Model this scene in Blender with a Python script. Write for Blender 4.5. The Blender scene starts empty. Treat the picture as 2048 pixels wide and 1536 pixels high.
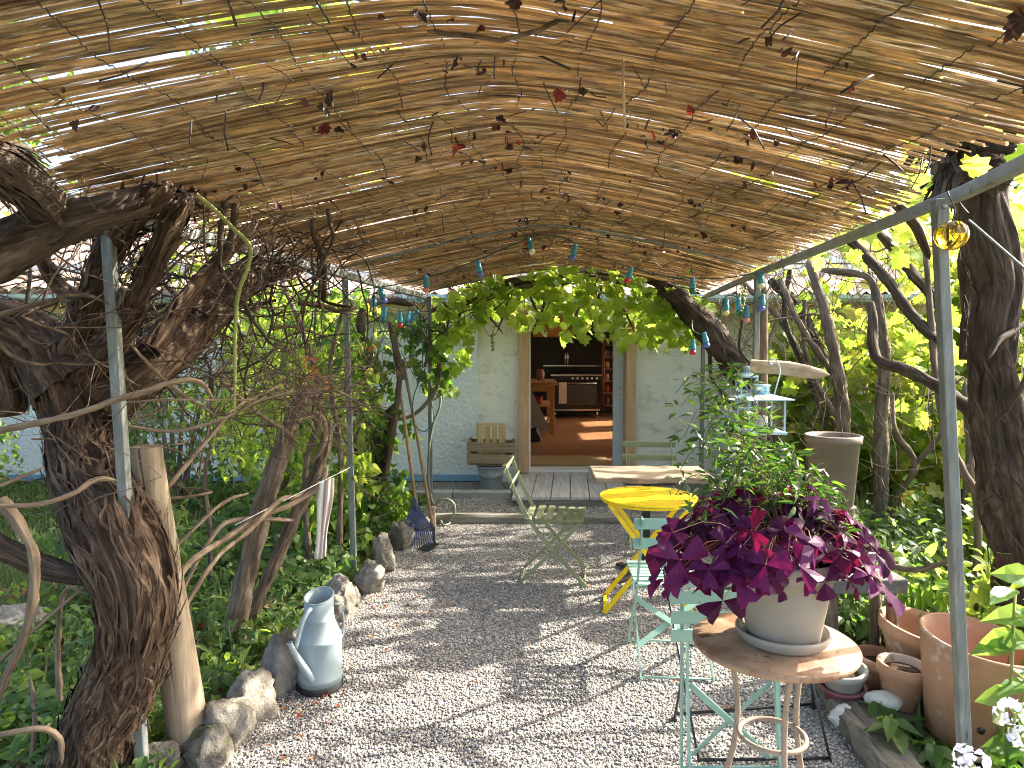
import bpy, math, random
import numpy as np
from mathutils import Vector, Matrix, Euler

# ------------------------------------------------------------------ camera, sky, sun, exposure
SC = bpy.context.scene
COL = SC.collection
EYE = Vector((0.0, 0.0, 1.65))
FPX = 1420.0
PITCH = math.atan2(78.0, FPX)
cam_d = bpy.data.cameras.new('camera')
cam = bpy.data.objects.new('camera', cam_d)
COL.objects.link(cam)
cam.location = EYE
cam.rotation_euler = (math.pi / 2 - PITCH, 0, 0)
cam_d.sensor_width = 36.0
cam_d.lens = FPX / 2048.0 * 36.0
cam_d.clip_start = 0.05
cam_d.clip_end = 2000
SC.camera = cam

SUN_TO = Vector((1.06, 0.40, 0.74)).normalized()
elev = math.asin(SUN_TO.z)
azim = math.atan2(SUN_TO.x, SUN_TO.y)
world = bpy.data.worlds.new('World')
SC.world = world
world.use_nodes = True
wn = world.node_tree
sky = wn.nodes.new('ShaderNodeTexSky')
sky.sky_type = 'NISHITA'
sky.sun_disc = False
sky.sun_elevation = elev
sky.sun_rotation = azim
sky.dust_density = 4.5
sky.ozone_density = 0.4
sky.air_density = 0.8
bg = wn.nodes['Background']
wn.links.new(sky.outputs[0], bg.inputs[0])
bg.inputs[1].default_value = 0.15
sun_d = bpy.data.lights.new('sun', 'SUN')
sun = bpy.data.objects.new('sun', sun_d)
COL.objects.link(sun)
sun.rotation_euler = (-SUN_TO).to_track_quat('-Z', 'Y').to_euler()
sun.location = (8, 3, 9)
sun_d.energy = 3.9
sun_d.angle = math.radians(0.7)
sun_d.color = (1.0, 0.93, 0.82)
SC.view_settings.view_transform = 'Standard'
SC.view_settings.look = 'None'
SC.view_settings.exposure = 2.45
SC.view_settings.gamma = 1.0
SC.cycles.use_denoising = True
SC.cycles.denoiser = 'OPENIMAGEDENOISE'
SC.cycles.denoising_input_passes = 'RGB_ALBEDO_NORMAL'
SC.cycles.denoising_prefilter = 'NONE'
SC.cycles.filter_width = 1.1
SC.cycles.max_bounces = 10
SC.cycles.diffuse_bounces = 5
SC.cycles.transmission_bounces = 6
SC.cycles.transparent_max_bounces = 12
SC.cycles.sample_clamp_indirect = 8.0

R = random.Random(7)
NR = np.random.default_rng(11)
PI = math.pi

# ------------------------------------------------------------------ pixels of the photograph to points
_cp, _sp = math.cos(PITCH), math.sin(PITCH)
def ray(px, py):
    cx, cy = (px - 1024.0) / FPX, -(py - 768.0) / FPX
    return Vector((cx, _cp + cy * _sp, cy * _cp - _sp))
def at(px, py, D):            # the point seen there whose distance along the garden (y) is D
    d = ray(px, py)
    return EYE + d * (D / d.y)
def gr(px, py, z=0.0):        # the point seen there that lies at height z
    d = ray(px, py)
    return EYE + d * ((z - EYE.z) / d.z)

# ------------------------------------------------------------------ noise and mesh helpers
_T = np.random.default_rng(5).random((1024, 1024))
def vn(u, v, pu=0, seed=0):   # value noise, periodic in u when pu is given
    ui, vi = np.floor(u).astype(int), np.floor(v).astype(int)
    fu, fv = u - ui, v - vi
    fu, fv = fu * fu * (3 - 2 * fu), fv * fv * (3 - 2 * fv)
    u0, u1 = (ui % pu, (ui + 1) % pu) if pu else (ui, ui + 1)
    s, t = seed * 37, seed * 91
    g = lambda a, b: _T[(a + s) % 1024, (b + t) % 1024]
    return (g(u0, vi) * (1 - fu) + g(u1, vi) * fu) * (1 - fv) + (g(u0, vi + 1) * (1 - fu) + g(u1, vi + 1) * fu) * fv

def chain_loc(o):
    l = Vector((0, 0, 0))
    while o is not None:
        l += o.location
        o = o.parent
    return l

def new_obj(name, me, m=None, parent=None):
    if m is not None and not me.materials:
        me.materials.append(m)
    o = bpy.data.objects.new(name, me)
    COL.objects.link(o)
    if parent is not None:
        o.parent = parent
    return o

def fast_mesh(name, V, T, rnd=None, uv=None, smooth=True):
    V = np.asarray(V, dtype=np.float32); T = np.asarray(T, dtype=np.int32)
    k = T.shape[1]
    me = bpy.data.meshes.new(name)
    me.vertices.add(len(V)); me.vertices.foreach_set('co', V.ravel())
    me.loops.add(T.size); me.loops.foreach_set('vertex_index', T.ravel())
    me.polygons.add(len(T))
    me.polygons.foreach_set('loop_start', np.arange(0, T.size, k, dtype=np.int32))
    me.polygons.foreach_set('use_smooth', np.full(len(T), smooth))
    if uv is not None:
        l = me.uv_layers.new(name='UVMap')
        l.data.foreach_set('uv', np.asarray(uv, dtype=np.float32)[T.ravel()].ravel())
    if rnd is not None:
        a = me.attributes.new('rnd', 'FLOAT', 'POINT')
        a.data.foreach_set('value', np.asarray(rnd, dtype=np.float32))
    me.update(calc_edges=True)
    return me

class MB:
    def __init__(s):
        s.v, s.f, s.sm = [], [], []
    def add(s, vs, fs, smooth=False):
        b = len(s.v)
        s.v += [tuple(p) for p in vs]
        s.f += [[i + b for i in f] for f in fs]
        s.sm += [smooth] * len(fs)
        return s
    def box(s, c, size, rot=None, taper=1.0):
        x, y, z = [k / 2 for k in size]
        P = [Vector((sx * x * (taper if sz > 0 else 1), sy * y * (taper if sz > 0 else 1), sz * z)) for sz in (-1, 1) for sx, sy in ((-1, -1), (1, -1), (1, 1), (-1, 1))]
        if rot is not None:
            P = [rot @ p for p in P]
        P = [p + Vector(c) for p in P]
        return s.add(P, [[3, 2, 1, 0], [4, 5, 6, 7], [0, 1, 5, 4], [1, 2, 6, 5], [2, 3, 7, 6], [3, 0, 4, 7]])
    def bar(s, a, b, w, t, side=(1, 0, 0)):       # flat bar from a to b, w across side, t through
        return s.strip([a, b], w, t, side)
    def strip(s, pts, w, t, side=(1, 0, 0)):
        pts = [Vector(p) for p in pts]; sd = Vector(side).normalized()
        vs, n = [], len(pts)
        for i, p in enumerate(pts):
            d = (pts[min(i + 1, n - 1)] - pts[max(i - 1, 0)]).normalized()
            sx = (sd - d * sd.dot(d)).normalized()
            nn = d.cross(sx)
            for a, b in ((-1, -1), (1, -1), (1, 1), (-1, 1)):
                vs.append(p + sx * (a * w / 2) + nn * (b * t / 2))
        fs = [[0, 1, 2, 3][::-1], [4 * n - 4, 4 * n - 3, 4 * n - 2, 4 * n - 1]]
        for i in range(n - 1):
            for k in range(4):
                fs.append([4 * i + k, 4 * i + (k + 1) % 4, 4 * i + 4 + (k + 1) % 4, 4 * i + 4 + k])
        return s.add(vs, fs)
    def tube(s, pts, r, n=8, cap=True, closed=False):
        pts = [Vector(p) for p in pts]; m = len(pts)
        rr = r if isinstance(r, (list, tuple)) else [r] * m
        vs, fs = [], []
        up = Vector((0.013, 0.02, 1)); prev = None
        for i, p in enumerate(pts):
            if closed:
                d = (pts[(i + 1) % m] - pts[i - 1]).normalized()
            else:
                d = (pts[min(i + 1, m - 1)] - pts[max(i - 1, 0)]).normalized()
            if prev is None:
                a = d.cross(up if abs(d.z) < .95 else Vector((1, 0, 0.01))).normalized()
            else:
                a = (prev - d * prev.dot(d)).normalized()
            prev = a; b = d.cross(a)
            for k in range(n):
                t = 2 * PI * k / n
                vs.append(p + (a * math.cos(t) + b * math.sin(t)) * rr[i])
        for i in range(m if closed else m - 1):
            for k in range(n):
                j = (i + 1) % m
                fs.append([i * n + k, i * n + (k + 1) % n, j * n + (k + 1) % n, j * n + k])
        s.add(vs, fs, True)
        if cap and not closed:
            b0 = len(s.v) - len(vs)
            s.f += [[b0 + k for k in range(n)][::-1], [b0 + (m - 1) * n + k for k in range(n)]]
            s.sm += [False, False]
        return s
    def lathe(s, prof, c=(0, 0, 0), n=40, rot=None, mod=None):
        vs, fs = [], []
        for (r, z) in prof:
            for k in range(n):
                t = 2 * PI * k / n
                q = r * (mod(t, z) if mod else 1)
                p = Vector((q * math.cos(t), q * math.sin(t), z))
                if rot is not None: p = rot @ p
                vs.append(p + Vector(c))
        m = len(prof)
        for i in range(m - 1):
            for k in range(n):
                fs.append([i * n + k, i * n + (k + 1) % n, i * n + n + (k + 1) % n, i * n + n + k])
        s.add(vs, fs, True)
        b0 = len(s.v) - len(vs)
        if prof[0][0] > 1e-4: s.f.append([b0 + k for k in range(n)][::-1]); s.sm.append(False)
        if prof[-1][0] > 1e-4: s.f.append([b0 + (m - 1) * n + k for k in range(n)]); s.sm.append(False)
        return s
    def prism(s, poly, z0, z1, fn=None):
        n = len(poly)
        vs = [Vector((x, y, z0)) for x, y in poly] + [Vector((x, y, z1)) for x, y in poly]
        if fn: vs = [fn(p) for p in vs]
        return s.add(vs, [list(range(n))[::-1], list(range(n, 2 * n))] + [[i, (i + 1) % n, n + (i + 1) % n, n + i] for i in range(n)])
    def mesh(s, name, off=Vector((0, 0, 0))):
        me = bpy.data.meshes.new(name)
        me.from_pydata([(p[0] - off.x, p[1] - off.y, p[2] - off.z) for p in s.v], [], s.f)
        me.polygons.foreach_set('use_smooth', s.sm)
        me.update()
        return me
    def part(s, name, m, parent=None, bevel=0, auto=False):
        o = new_obj(name, s.mesh(name, chain_loc(parent)), m, parent)
        if bevel:
            b = o.modifiers.new('bevel', 'BEVEL'); b.width = bevel; b.segments = 2; b.limit_method = 'ANGLE'; b.angle_limit = math.radians(50)
        return o
    def top(s, name, m, loc=(0, 0, 0), bevel=0):
        o = new_obj(name, s.mesh(name, Vector(loc)), m)
        o.location = loc
        if bevel:
            b = o.modifiers.new('bevel', 'BEVEL'); b.width = bevel; b.segments = 2; b.limit_method = 'ANGLE'; b.angle_limit = math.radians(50)
        return o

def tag(o, label=None, cat=None, group=None, kind=None):
    if label: o['label'] = label
    if cat: o['category'] = cat
    if group: o['group'] = group
    if kind: o['kind'] = kind
    return o
def thing(name, label, cat, loc=(0, 0, 0), group=None):
    o = bpy.data.objects.new(name, None); COL.objects.link(o)
    o.empty_display_size = .1
    o.location = loc
    return tag(o, label, cat, group)
def copy_tree(o, parent=None):
    c = o.copy(); COL.objects.link(c); c.parent = parent
    for ch in list(o.children):
        copy_tree(ch, c)
    return c

def catmull(pts, step):
    P = np.array([tuple(p) for p in pts], float)
    P = np.vstack([2 * P[0] - P[1], P, 2 * P[-1] - P[-2]])
    out = []
    for i in range(1, len(P) - 2):
        n = max(2, int(np.linalg.norm(P[i + 1, :3] - P[i, :3]) / step))
        t = np.arange(n)[:, None] / n
        a, b, c, d = P[i - 1], P[i], P[i + 1], P[i + 2]
        out.append(.5 * (2 * b + (c - a) * t + (2 * a - 5 * b + 4 * c - d) * t ** 2 + (3 * b - a - 3 * c + d) * t ** 3))
    out.append(P[-2][None])
    return np.vstack(out)

def frames(C):
    d = np.gradient(C, axis=0); d /= np.linalg.norm(d, axis=1)[:, None] + 1e-9
    a = np.cross(d[0], [0.13, .31, .9]); a /= np.linalg.norm(a)
    A = np.zeros_like(C)
    for i in range(len(C)):
        a = a - d[i] * a.dot(d[i]); a /= np.linalg.norm(a) + 1e-9
        A[i] = a
    return d, A, np.cross(d, A)

def bark_tube(pts, n=24, step=.03, ridge=.22, seed=0, strands=7, twist=.8, close=True):
    """pts: (x, y, z, radius); a ridged, twisting woody stem -> V, F(quads), UV"""
    Q = catmull(pts, step)
    C, r = Q[:, :3], np.maximum(Q[:, 3], .001)
    d, A, B = frames(C)
    s = np.concatenate([[0], np.cumsum(np.linalg.norm(np.diff(C, axis=0), axis=1))])
    u = np.linspace(0, 1, n + 1)[None, :].repeat(len(C), 0)
    S = s[:, None].repeat(n + 1, 1)
    Rm = max(r.mean(), .004)
    w = (vn(u * 4, S / (Rm * 6), 4, seed + 3) - .5) * .35 + twist * S / (Rm * 40)
    k1, k2 = strands, strands * 3
    n1 = vn((u + w) * k1, S / (Rm * 7), k1, seed)
    n2 = vn((u + w * 1.2) * k2, S / (Rm * 3.5), k2, seed + 1)
    n3 = vn(u * 3, S / (Rm * 2.2), 3, seed + 2)
    cr1, cr2 = np.minimum(np.abs(2 * n1 - 1) * 2.2, 1) ** .7, np.minimum(np.abs(2 * n2 - 1) * 1.8, 1) ** .8
    disp = ridge * 1.1 * (cr1 - .8) + ridge * .6 * (cr2 - .75) + ridge * .8 * (n3 - .5)
    disp[:, -1] = disp[:, 0]
    rad = r[:, None] * (1 + disp)
    if close and len(C) > 6:
        rad[-3:] *= np.array([.96, .8, .05])[:, None]
    th = u * 2 * PI
    V = C[:, None, :] + rad[..., None] * (A[:, None, :] * np.cos(th)[..., None] + B[:, None, :] * np.sin(th)[..., None])
    m = n + 1
    i, j = np.meshgrid(np.arange(len(C) - 1), np.arange(n), indexing='ij')
    F = np.stack([i * m + j, i * m + j + 1, (i + 1) * m + j + 1, (i + 1) * m + j], -1).reshape(-1, 4)
    V = V.reshape(-1, 3)
    UV = np.stack([(u * 2 * PI * Rm), S], -1).reshape(-1, 2)
    return V, F, UV

def join_geo(L):
    V, F, U, b = [], [], [], 0
    for v, f, u in L:
        V.append(v); F.append(f + b); U.append(u); b += len(v)
    return np.vstack(V), np.vstack(F), np.vstack(U)

def woody(name, stems, m, parent, **kw):
    """one mesh object made of stems, each a list of (x, y, z, r)"""
    L = [bark_tube(p, seed=kw.get('seed', 0) + i * 5, **{k: v for k, v in kw.items() if k != 'seed'}) for i, p in enumerate(stems)]
    V, F, U = join_geo(L)
    off = np.array(chain_loc(parent)) if parent else np.zeros(3)
    return new_obj(name, fast_mesh(name, V - off, F, uv=U), m, parent)

def bark_strips(name, pts, m, parent, count, seed=0, lmin=.12, lmax=.45, wid=.007, lift=.02):
    rg = np.random.default_rng(seed + 100)
    Q = catmull(pts, .02); C, r = Q[:, :3], Q[:, 3]
    d, A, B = frames(C)
    V, F, U = [], [], []
    n = len(C)
    for k in range(count):
        L = int(rg.uniform(lmin, lmax) / .02); i0 = rg.integers(0, max(1, n - L - 1))
        i1 = min(n - 1, i0 + L)
        if i1 - i0 < 3: continue
        idx = np.linspace(i0, i1, 9).astype(int)
        t0 = rg.uniform(0, 2 * PI); dr = rg.normal(0, .35)
        t = np.linspace(0, 1, 9); th = t0 + dr * t + .12 * np.sin(t * 9 + rg.uniform(0, 6))
        peel = lift * rg.uniform(.1, 1) * (np.abs(2 * t - 1) ** 4 if rg.random() < .6 else t ** 3 * 1.6)
        w = wid * rg.uniform(.4, 1.5) * np.sin(np.clip(t, .06, .94) * PI) ** .5
        for sgn in (-1, 1):
            ang = th + sgn * w / np.maximum(r[idx], .01)
            rad = r[idx] * 1.05 + .003 + peel
            V.append(C[idx] + rad[:, None] * (A[idx] * np.cos(ang)[:, None] + B[idx] * np.sin(ang)[:, None]))
            U.append(np.stack([np.full(9, sgn * wid + k * .05), t * .3 + k], -1))
        b = (len(V) - 2) * 9
        for q in range(8):
            F.append([b + q, b + 9 + q, b + 10 + q, b + q + 1])
    V = np.vstack(V); U = np.vstack(U)
    o = new_obj(name, fast_mesh(name, V - np.array(chain_loc(parent)), np.array(F), uv=U), m, parent)
    return tag(o, kind='stuff')

# ------------------------------------------------------------------ leaf shapes (x across, y along, z up)
def fan(outline, c=(0, .25, .0), cup=.25):
    V = [c] + [(x, y, cup * (x * x + .4 * (y - .3) ** 2)) for x, y in outline]
    n = len(outline)
    return np.array(V), np.array([[0, i + 1, (i + 1) % n + 1] for i in range(n)])
_half = [(0, 0.05), (.16, -.06), (.34, -.02), (.30, .12), (.52, .16), (.50, .32), (.62, .46), (.40, .52), (.34, .62), (.36, .80), (.18, .78), (.10, .92), (0, 1.05)]
GRAPE = fan(_half + [(-x, y) for x, y in _half[-2:0:-1]], (0, .30, -.02), .28)
_h2 = [(0, 0), (.17, .14), (.27, .38), (.2, .68), (0, 1.0)]
def folded(h, fold):
    n = len(h)
    V = [(0, y, 0) for x, y in h]
    V += [(x, y, fold * x) for x, y in h[1:-1]] + [(-x, y, fold * x) for x, y in h[1:-1]]
    F = []
    for b in (n, n + n - 2):
        F.append([0, b, 1]); 
        for i in range(n - 3):
            F += [[i + 1, b + i, b + i + 1], [i + 1, b + i + 1, i + 2]]
        F.append([n - 2, b + n - 3, n - 1])
    return np.array(V, float), np.array(F)
OVATE = folded(_h2, .35)
HEART = folded([(0, .03), (.3, -.02), (.44, .28), (.26, .66), (0, 1.0)], .3)
LANCE = folded([(0, 0), (.12, .22), (.14, .5), (0, 1.0)], .5)
for T_ in (OVATE, HEART, LANCE):
    T_[0][:, 2] -= .25 * T_[0][:, 1] ** 2
BLADE = folded([(0, 0), (.05, .2), (.055, .6), (0, 1.0)], .2)

def oxalis():
    V, F = [], []
    for k in range(3):
        a = k * 2 * PI / 3 + .1
        L = [(0, 0, 0), (.30, .50, -.10), (.44, .93, -.24), (.22, .99, -.14), (0, .90, -.02), (-.22, .99, -.14), (-.44, .93, -.24), (-.30, .50, -.10), (0, .5, .02)]
        b = len(V)
        for x, y, z in L:
            V.append((x * math.cos(a) - y * math.sin(a), x * math.sin(a) + y * math.cos(a), z))
        F += [[b, b + 1, b + 8], [b + 1, b + 2, b + 8], [b + 2, b + 3, b + 8], [b + 3, b + 4, b + 8], [b + 4, b + 5, b + 8], [b + 5, b + 6, b + 8], [b + 6, b + 7, b + 8], [b + 7, b, b + 8]]
    return np.array(V), np.array(F)
OXALIS = oxalis()

def leaf_geo(tpl, pos, size, nrm=None, tip=None, rg=NR, spread=.6):
    """many leaves as one triangle soup; nrm = facing, tip = growing direction"""
    P = np.asarray(pos, float); N = len(P)
    size = np.broadcast_to(np.asarray(size, float), (N,))
    nz = rg.normal(0, spread, (N, 3)) + (np.array([0, 0, 1.0]) if nrm is None else np.asarray(nrm, float))
    nz /= np.linalg.norm(nz, axis=1)[:, None] + 1e-9
    ty = rg.normal(0, spread, (N, 3)) + (np.array([0, 0, -.3]) if tip is None else np.asarray(tip, float))
    ty -= nz * (ty * nz).sum(1)[:, None]; ty /= np.linalg.norm(ty, axis=1)[:, None] + 1e-9
    tx = np.cross(ty, nz)
    tv, tf = tpl
    asp = rg.uniform(.85, 1.15, N)[:, None, None]
    cup = rg.uniform(.4, 1.6, N)[:, None, None]
    V = P[:, None, :] + size[:, None, None] * (tx[:, None, :] * tv[None, :, 0:1] * asp + ty[:, None, :] * tv[None, :, 1:2] + nz[:, None, :] * tv[None, :, 2:3] * cup)
    k = len(tv)
    F = (tf[None] + (np.arange(N) * k)[:, None, None]).reshape(-1, 3)
    rnd = rg.random(N).repeat(k)
    return V.reshape(-1, 3), F, rnd
def foliage(name, geos, m, parent=None, kind='stuff'):
    V, F, Rr, b = [], [], [], 0
    for v, f, r in geos:
        V.append(v); F.append(f + b); Rr.append(r); b += len(v)
    V = np.vstack(V)
    off = np.array(chain_loc(parent)) if parent else np.zeros(3)
    o = new_obj(name, fast_mesh(name, V - off, np.vstack(F), rnd=np.concatenate(Rr), smooth=False), m, parent)
    if kind: o['kind'] = kind
    return o
_leafmesh = {}
def leaf_parts(name, tpl, key, m, parent, pos, size, nrm=None, tip=None, spread=.6, rg=NR):
    """each leaf an object of its own, sharing mesh data"""
    off = chain_loc(parent)
    P = np.asarray(pos, float); N = len(P)
    size = np.broadcast_to(np.asarray(size, float), (N,))
    if key not in _leafmesh:
        L = []
        for q in range(4):
            tv = tpl[0].copy(); tv[:, 2] *= .5 + .45 * q; tv[:, 0] *= .9 + .07 * q
            tv[:, 2] += .05 * np.sin(tv[:, 0] * 7 + q) * np.cos(tv[:, 1] * 6 + q)
            me = fast_mesh(name, tv, tpl[1], smooth=False); me.materials.append(m); L.append(me)
        _leafmesh[key] = L
    for i in range(N):
        nz = rg.normal(0, spread, 3) + (np.array([0, 0, 1.0]) if nrm is None else np.broadcast_to(nrm, (N, 3))[i])
        nz /= np.linalg.norm(nz)
        ty = rg.normal(0, spread, 3) + (np.array([0, 0, -.3]) if tip is None else np.broadcast_to(tip, (N, 3))[i])
        ty -= nz * ty.dot(nz); ty /= np.linalg.norm(ty)
        tx = np.cross(ty, nz)
        o = new_obj(name, _leafmesh[key][i % 4], None, parent)
        M = Matrix((tx, ty, nz)).transposed().to_4x4()
        o.matrix_basis = Matrix.Translation(Vector(P[i]) - off) @ M @ Matrix.Scale(float(size[i]), 4)

# ------------------------------------------------------------------ materials
def nodes(name):
    m = bpy.data.materials.new(name); m.use_nodes = True
    nt = m.node_tree
    return m, nt, nt.nodes['Principled BSDF'], nt.nodes['Material Output']
def N(nt, t, **kw):
    n = nt.nodes.new(t)
    for k, v in kw.items(): setattr(n, k, v)
    return n
def rgb(c): return (c[0], c[1], c[2], 1.0)
def ramp(nt, fac, stops):
    r = N(nt, 'ShaderNodeValToRGB')
    el = r.color_ramp.elements
    while len(el) < len(stops): el.new(.5)
    for e, (p, c) in zip(el, stops): e.position = p; e.color = rgb(c)
    nt.links.new(fac, r.inputs[0])
    return r.outputs[0]
def coords(nt, mode='Object', scale=(1, 1, 1), objrand=False):
    t = N(nt, 'ShaderNodeTexCoord'); mp = N(nt, 'ShaderNodeMapping')
    nt.links.new(t.outputs[mode], mp.inputs[0]); mp.inputs['Scale'].default_value = scale
    if objrand:
        oi = N(nt, 'ShaderNodeObjectInfo'); ml = N(nt, 'ShaderNodeMath', operation='MULTIPLY'); ml.inputs[1].default_value = 37.0
        nt.links.new(oi.outputs['Random'], ml.inputs[0]); nt.links.new(ml.outputs[0], mp.inputs['Location'])
    return mp.outputs[0]
def noise_n(nt, vec, scale, detail=6, rough=.6):
    n = N(nt, 'ShaderNodeTexNoise'); n.inputs['Scale'].default_value = scale
    n.inputs['Detail'].default_value = detail; n.inputs['Roughness'].default_value = rough
    nt.links.new(vec, n.inputs['Vector'])
    return n.outputs[0]
def bump_n(nt, bsdf, h, strength, dist=.01, inp='Normal'):
    b = N(nt, 'ShaderNodeBump'); b.inputs['Strength'].default_value = strength; b.inputs['Distance'].default_value = dist
    nt.links.new(h, b.inputs['Height']); nt.links.new(b.outputs[0], bsdf.inputs[inp])
def vary(nt, col, amount, hue=0.0):
    oi = N(nt, 'ShaderNodeObjectInfo'); h = N(nt, 'ShaderNodeHueSaturation')
    mr = N(nt, 'ShaderNodeMapRange'); mr.inputs[3].default_value = 1 - amount; mr.inputs[4].default_value = 1 + amount
    nt.links.new(oi.outputs['Random'], mr.inputs[0]); nt.links.new(mr.outputs[0], h.inputs['Value']); nt.links.new(col, h.inputs['Color'])
    if hue:
        wn_ = N(nt, 'ShaderNodeTexWhiteNoise', noise_dimensions='1D'); nt.links.new(oi.outputs['Random'], wn_.inputs['W'])
        m2 = N(nt, 'ShaderNodeMapRange'); m2.inputs[3].default_value = .5 - hue; m2.inputs[4].default_value = .5 + hue
        nt.links.new(wn_.outputs[0], m2.inputs[0]); nt.links.new(m2.outputs[0], h.inputs['Hue'])
    return h.outputs[0]

def mat(name, c1, c2=None, scale=6, rough=.6, metal=0.0, bump=0, bscale=60, bdist=.004, stretch=(1, 1, 1), mode='Object', obj=0.0, lo=.35, hi=.65, spots=None, spec=.4, objshift=False, detail=6, c3=None):
    m, nt, b, out = nodes(name)
    c2 = c2 or c1
    v = coords(nt, mode, stretch, objshift)
    f = noise_n(nt, v, scale, detail)
    st = [(lo, c1), (hi, c2)] if c3 is None else [(lo, c1), ((lo + hi) / 2, c2), (hi, c3)]
    col = ramp(nt, f, st)
    if spots:                       # (colour, scale, threshold): stains and wear with their own shape
        for sc_, ss, th in spots:
            g = noise_n(nt, v, ss, 8, .65)
            k = ramp(nt, g, [(th, (0, 0, 0)), (min(th + .07, 1), (1, 1, 1))])
            mx = N(nt, 'ShaderNodeMix', data_type='RGBA')
            nt.links.new(k, mx.inputs[0]); nt.links.new(col, mx.inputs[6]); mx.inputs[7].default_value = rgb(sc_)
            col = mx.outputs[2]
    if obj: col = vary(nt, col, obj)
    nt.links.new(col, b.inputs['Base Color'])
    b.inputs['Roughness'].default_value = rough; b.inputs['Metallic'].default_value = metal
    b.inputs['Specular IOR Level'].default_value = spec
    if bump:
        bump_n(nt, b, noise_n(nt, v, bscale, 5), bump, bdist)
    return m

def leaf_mat(name, cols, trans, fac=.45, rough=.45, scale=9):
    """cols: ramp of colours over a random value per leaf; trans: light passing through"""
    m, nt, b, out = nodes(name)
    at_ = N(nt, 'ShaderNodeAttribute', attribute_name='rnd'); oi = N(nt, 'ShaderNodeObjectInfo')
    ad = N(nt, 'ShaderNodeMath', operation='ADD'); fr = N(nt, 'ShaderNodeMath', operation='FRACT')
    nt.links.new(at_.outputs['Fac'], ad.inputs[0]); nt.links.new(oi.outputs['Random'], ad.inputs[1]); nt.links.new(ad.outputs[0], fr.inputs[0])
    n = len(cols)
    col = ramp(nt, fr.outputs[0], [(i / (n - 1), c) for i, c in enumerate(cols)])
    tcol = ramp(nt, fr.outputs[0], [(i / (len(trans) - 1), c) for i, c in enumerate(trans)])
    nz = noise_n(nt, coords(nt, 'Object'), scale * 6, 4)
    hs = N(nt, 'ShaderNodeHueSaturation'); mr = N(nt, 'ShaderNodeMapRange'); mr.inputs[3].default_value = .7; mr.inputs[4].default_value = 1.3
    nt.links.new(nz, mr.inputs[0]); nt.links.new(mr.outputs[0], hs.inputs['Value']); nt.links.new(col, hs.inputs['Color'])
    nt.links.new(hs.outputs[0], b.inputs['Base Color'])
    b.inputs['Roughness'].default_value = rough; b.inputs['Specular IOR Level'].default_value = .35 if 'purple' not in name else .16
    tr = N(nt, 'ShaderNodeBsdfTranslucent'); nt.links.new(tcol, tr.inputs[0])
    mx = N(nt, 'ShaderNodeMixShader'); mx.inputs[0].default_value = fac
    nt.links.new(b.outputs[0], mx.inputs[1]); nt.links.new(tr.outputs[0], mx.inputs[2]); nt.links.new(mx.outputs[0], out.inputs[0])
    return m

def bark_mat(name, dark, mid, light, sc=1.0, b=.8):
    m, nt, bs, out = nodes(name)
    v = coords(nt, 'UV', (55 * sc, 5 * sc, 1))
    f = noise_n(nt, v, 1.0, 8, .65)
    g = noise_n(nt, coords(nt, 'Object'), 7, 4)
    mx = N(nt, 'ShaderNodeMix', data_type='FLOAT'); mx.inputs[0].default_value = .3
    nt.links.new(f, mx.inputs[2]); nt.links.new(g, mx.inputs[3])
    nt.links.new(ramp(nt, mx.outputs[0], [(.33, dark), (.5, mid), (.66, light)]), bs.inputs['Base Color'])
    bs.inputs['Roughness'].default_value = .85; bs.inputs['Specular IOR Level'].default_value = .2
    bump_n(nt, bs, f, b, .012)
    return m

def wood_mat(name, c1, c2, axis='X', sc=1.0, rough=.7, bump=.3, spots=None, obj=.12):
    k = {'X': (1.2, 22, 22), 'Y': (22, 1.2, 22), 'Z': (22, 22, 1.2)}[axis]
    return mat(name, c1, c2, scale=2.2 * sc, rough=rough, bump=bump, bscale=5 * sc, bdist=.003, stretch=k, lo=.3, hi=.7, spots=spots, obj=obj, objshift=True, spec=.25)

M = {}
M['bark'] = bark_mat('vine_bark', (.016, .010, .006), (.066, .041, .026), (.24, .165, .105), b=1.0)
M['bark_grey'] = bark_mat('old_stem_bark', (.05, .038, .028), (.135, .10, .07), (.28, .22, .155), b=1.0)
M['bark_dark'] = bark_mat('dark_bark', (.02, .014, .01), (.06, .043, .03), (.15, .115, .085))
M['bark_light'] = bark_mat('pale_stem_bark', (.085, .06, .038), (.19, .138, .09), (.33, .26, .18), b=.6)
M['twig'] = mat('twig', (.05, .034, .024), (.20, .145, .10), scale=14, rough=.8, spec=.2)
M['stem_green'] = mat('green_stem', (.16, .2, .05), (.26, .28, .08), rough=.5)
M['stem_red'] = mat('oxalis_stalk', (.28, .10, .08), (.36, .2, .1), rough=.5)
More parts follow.
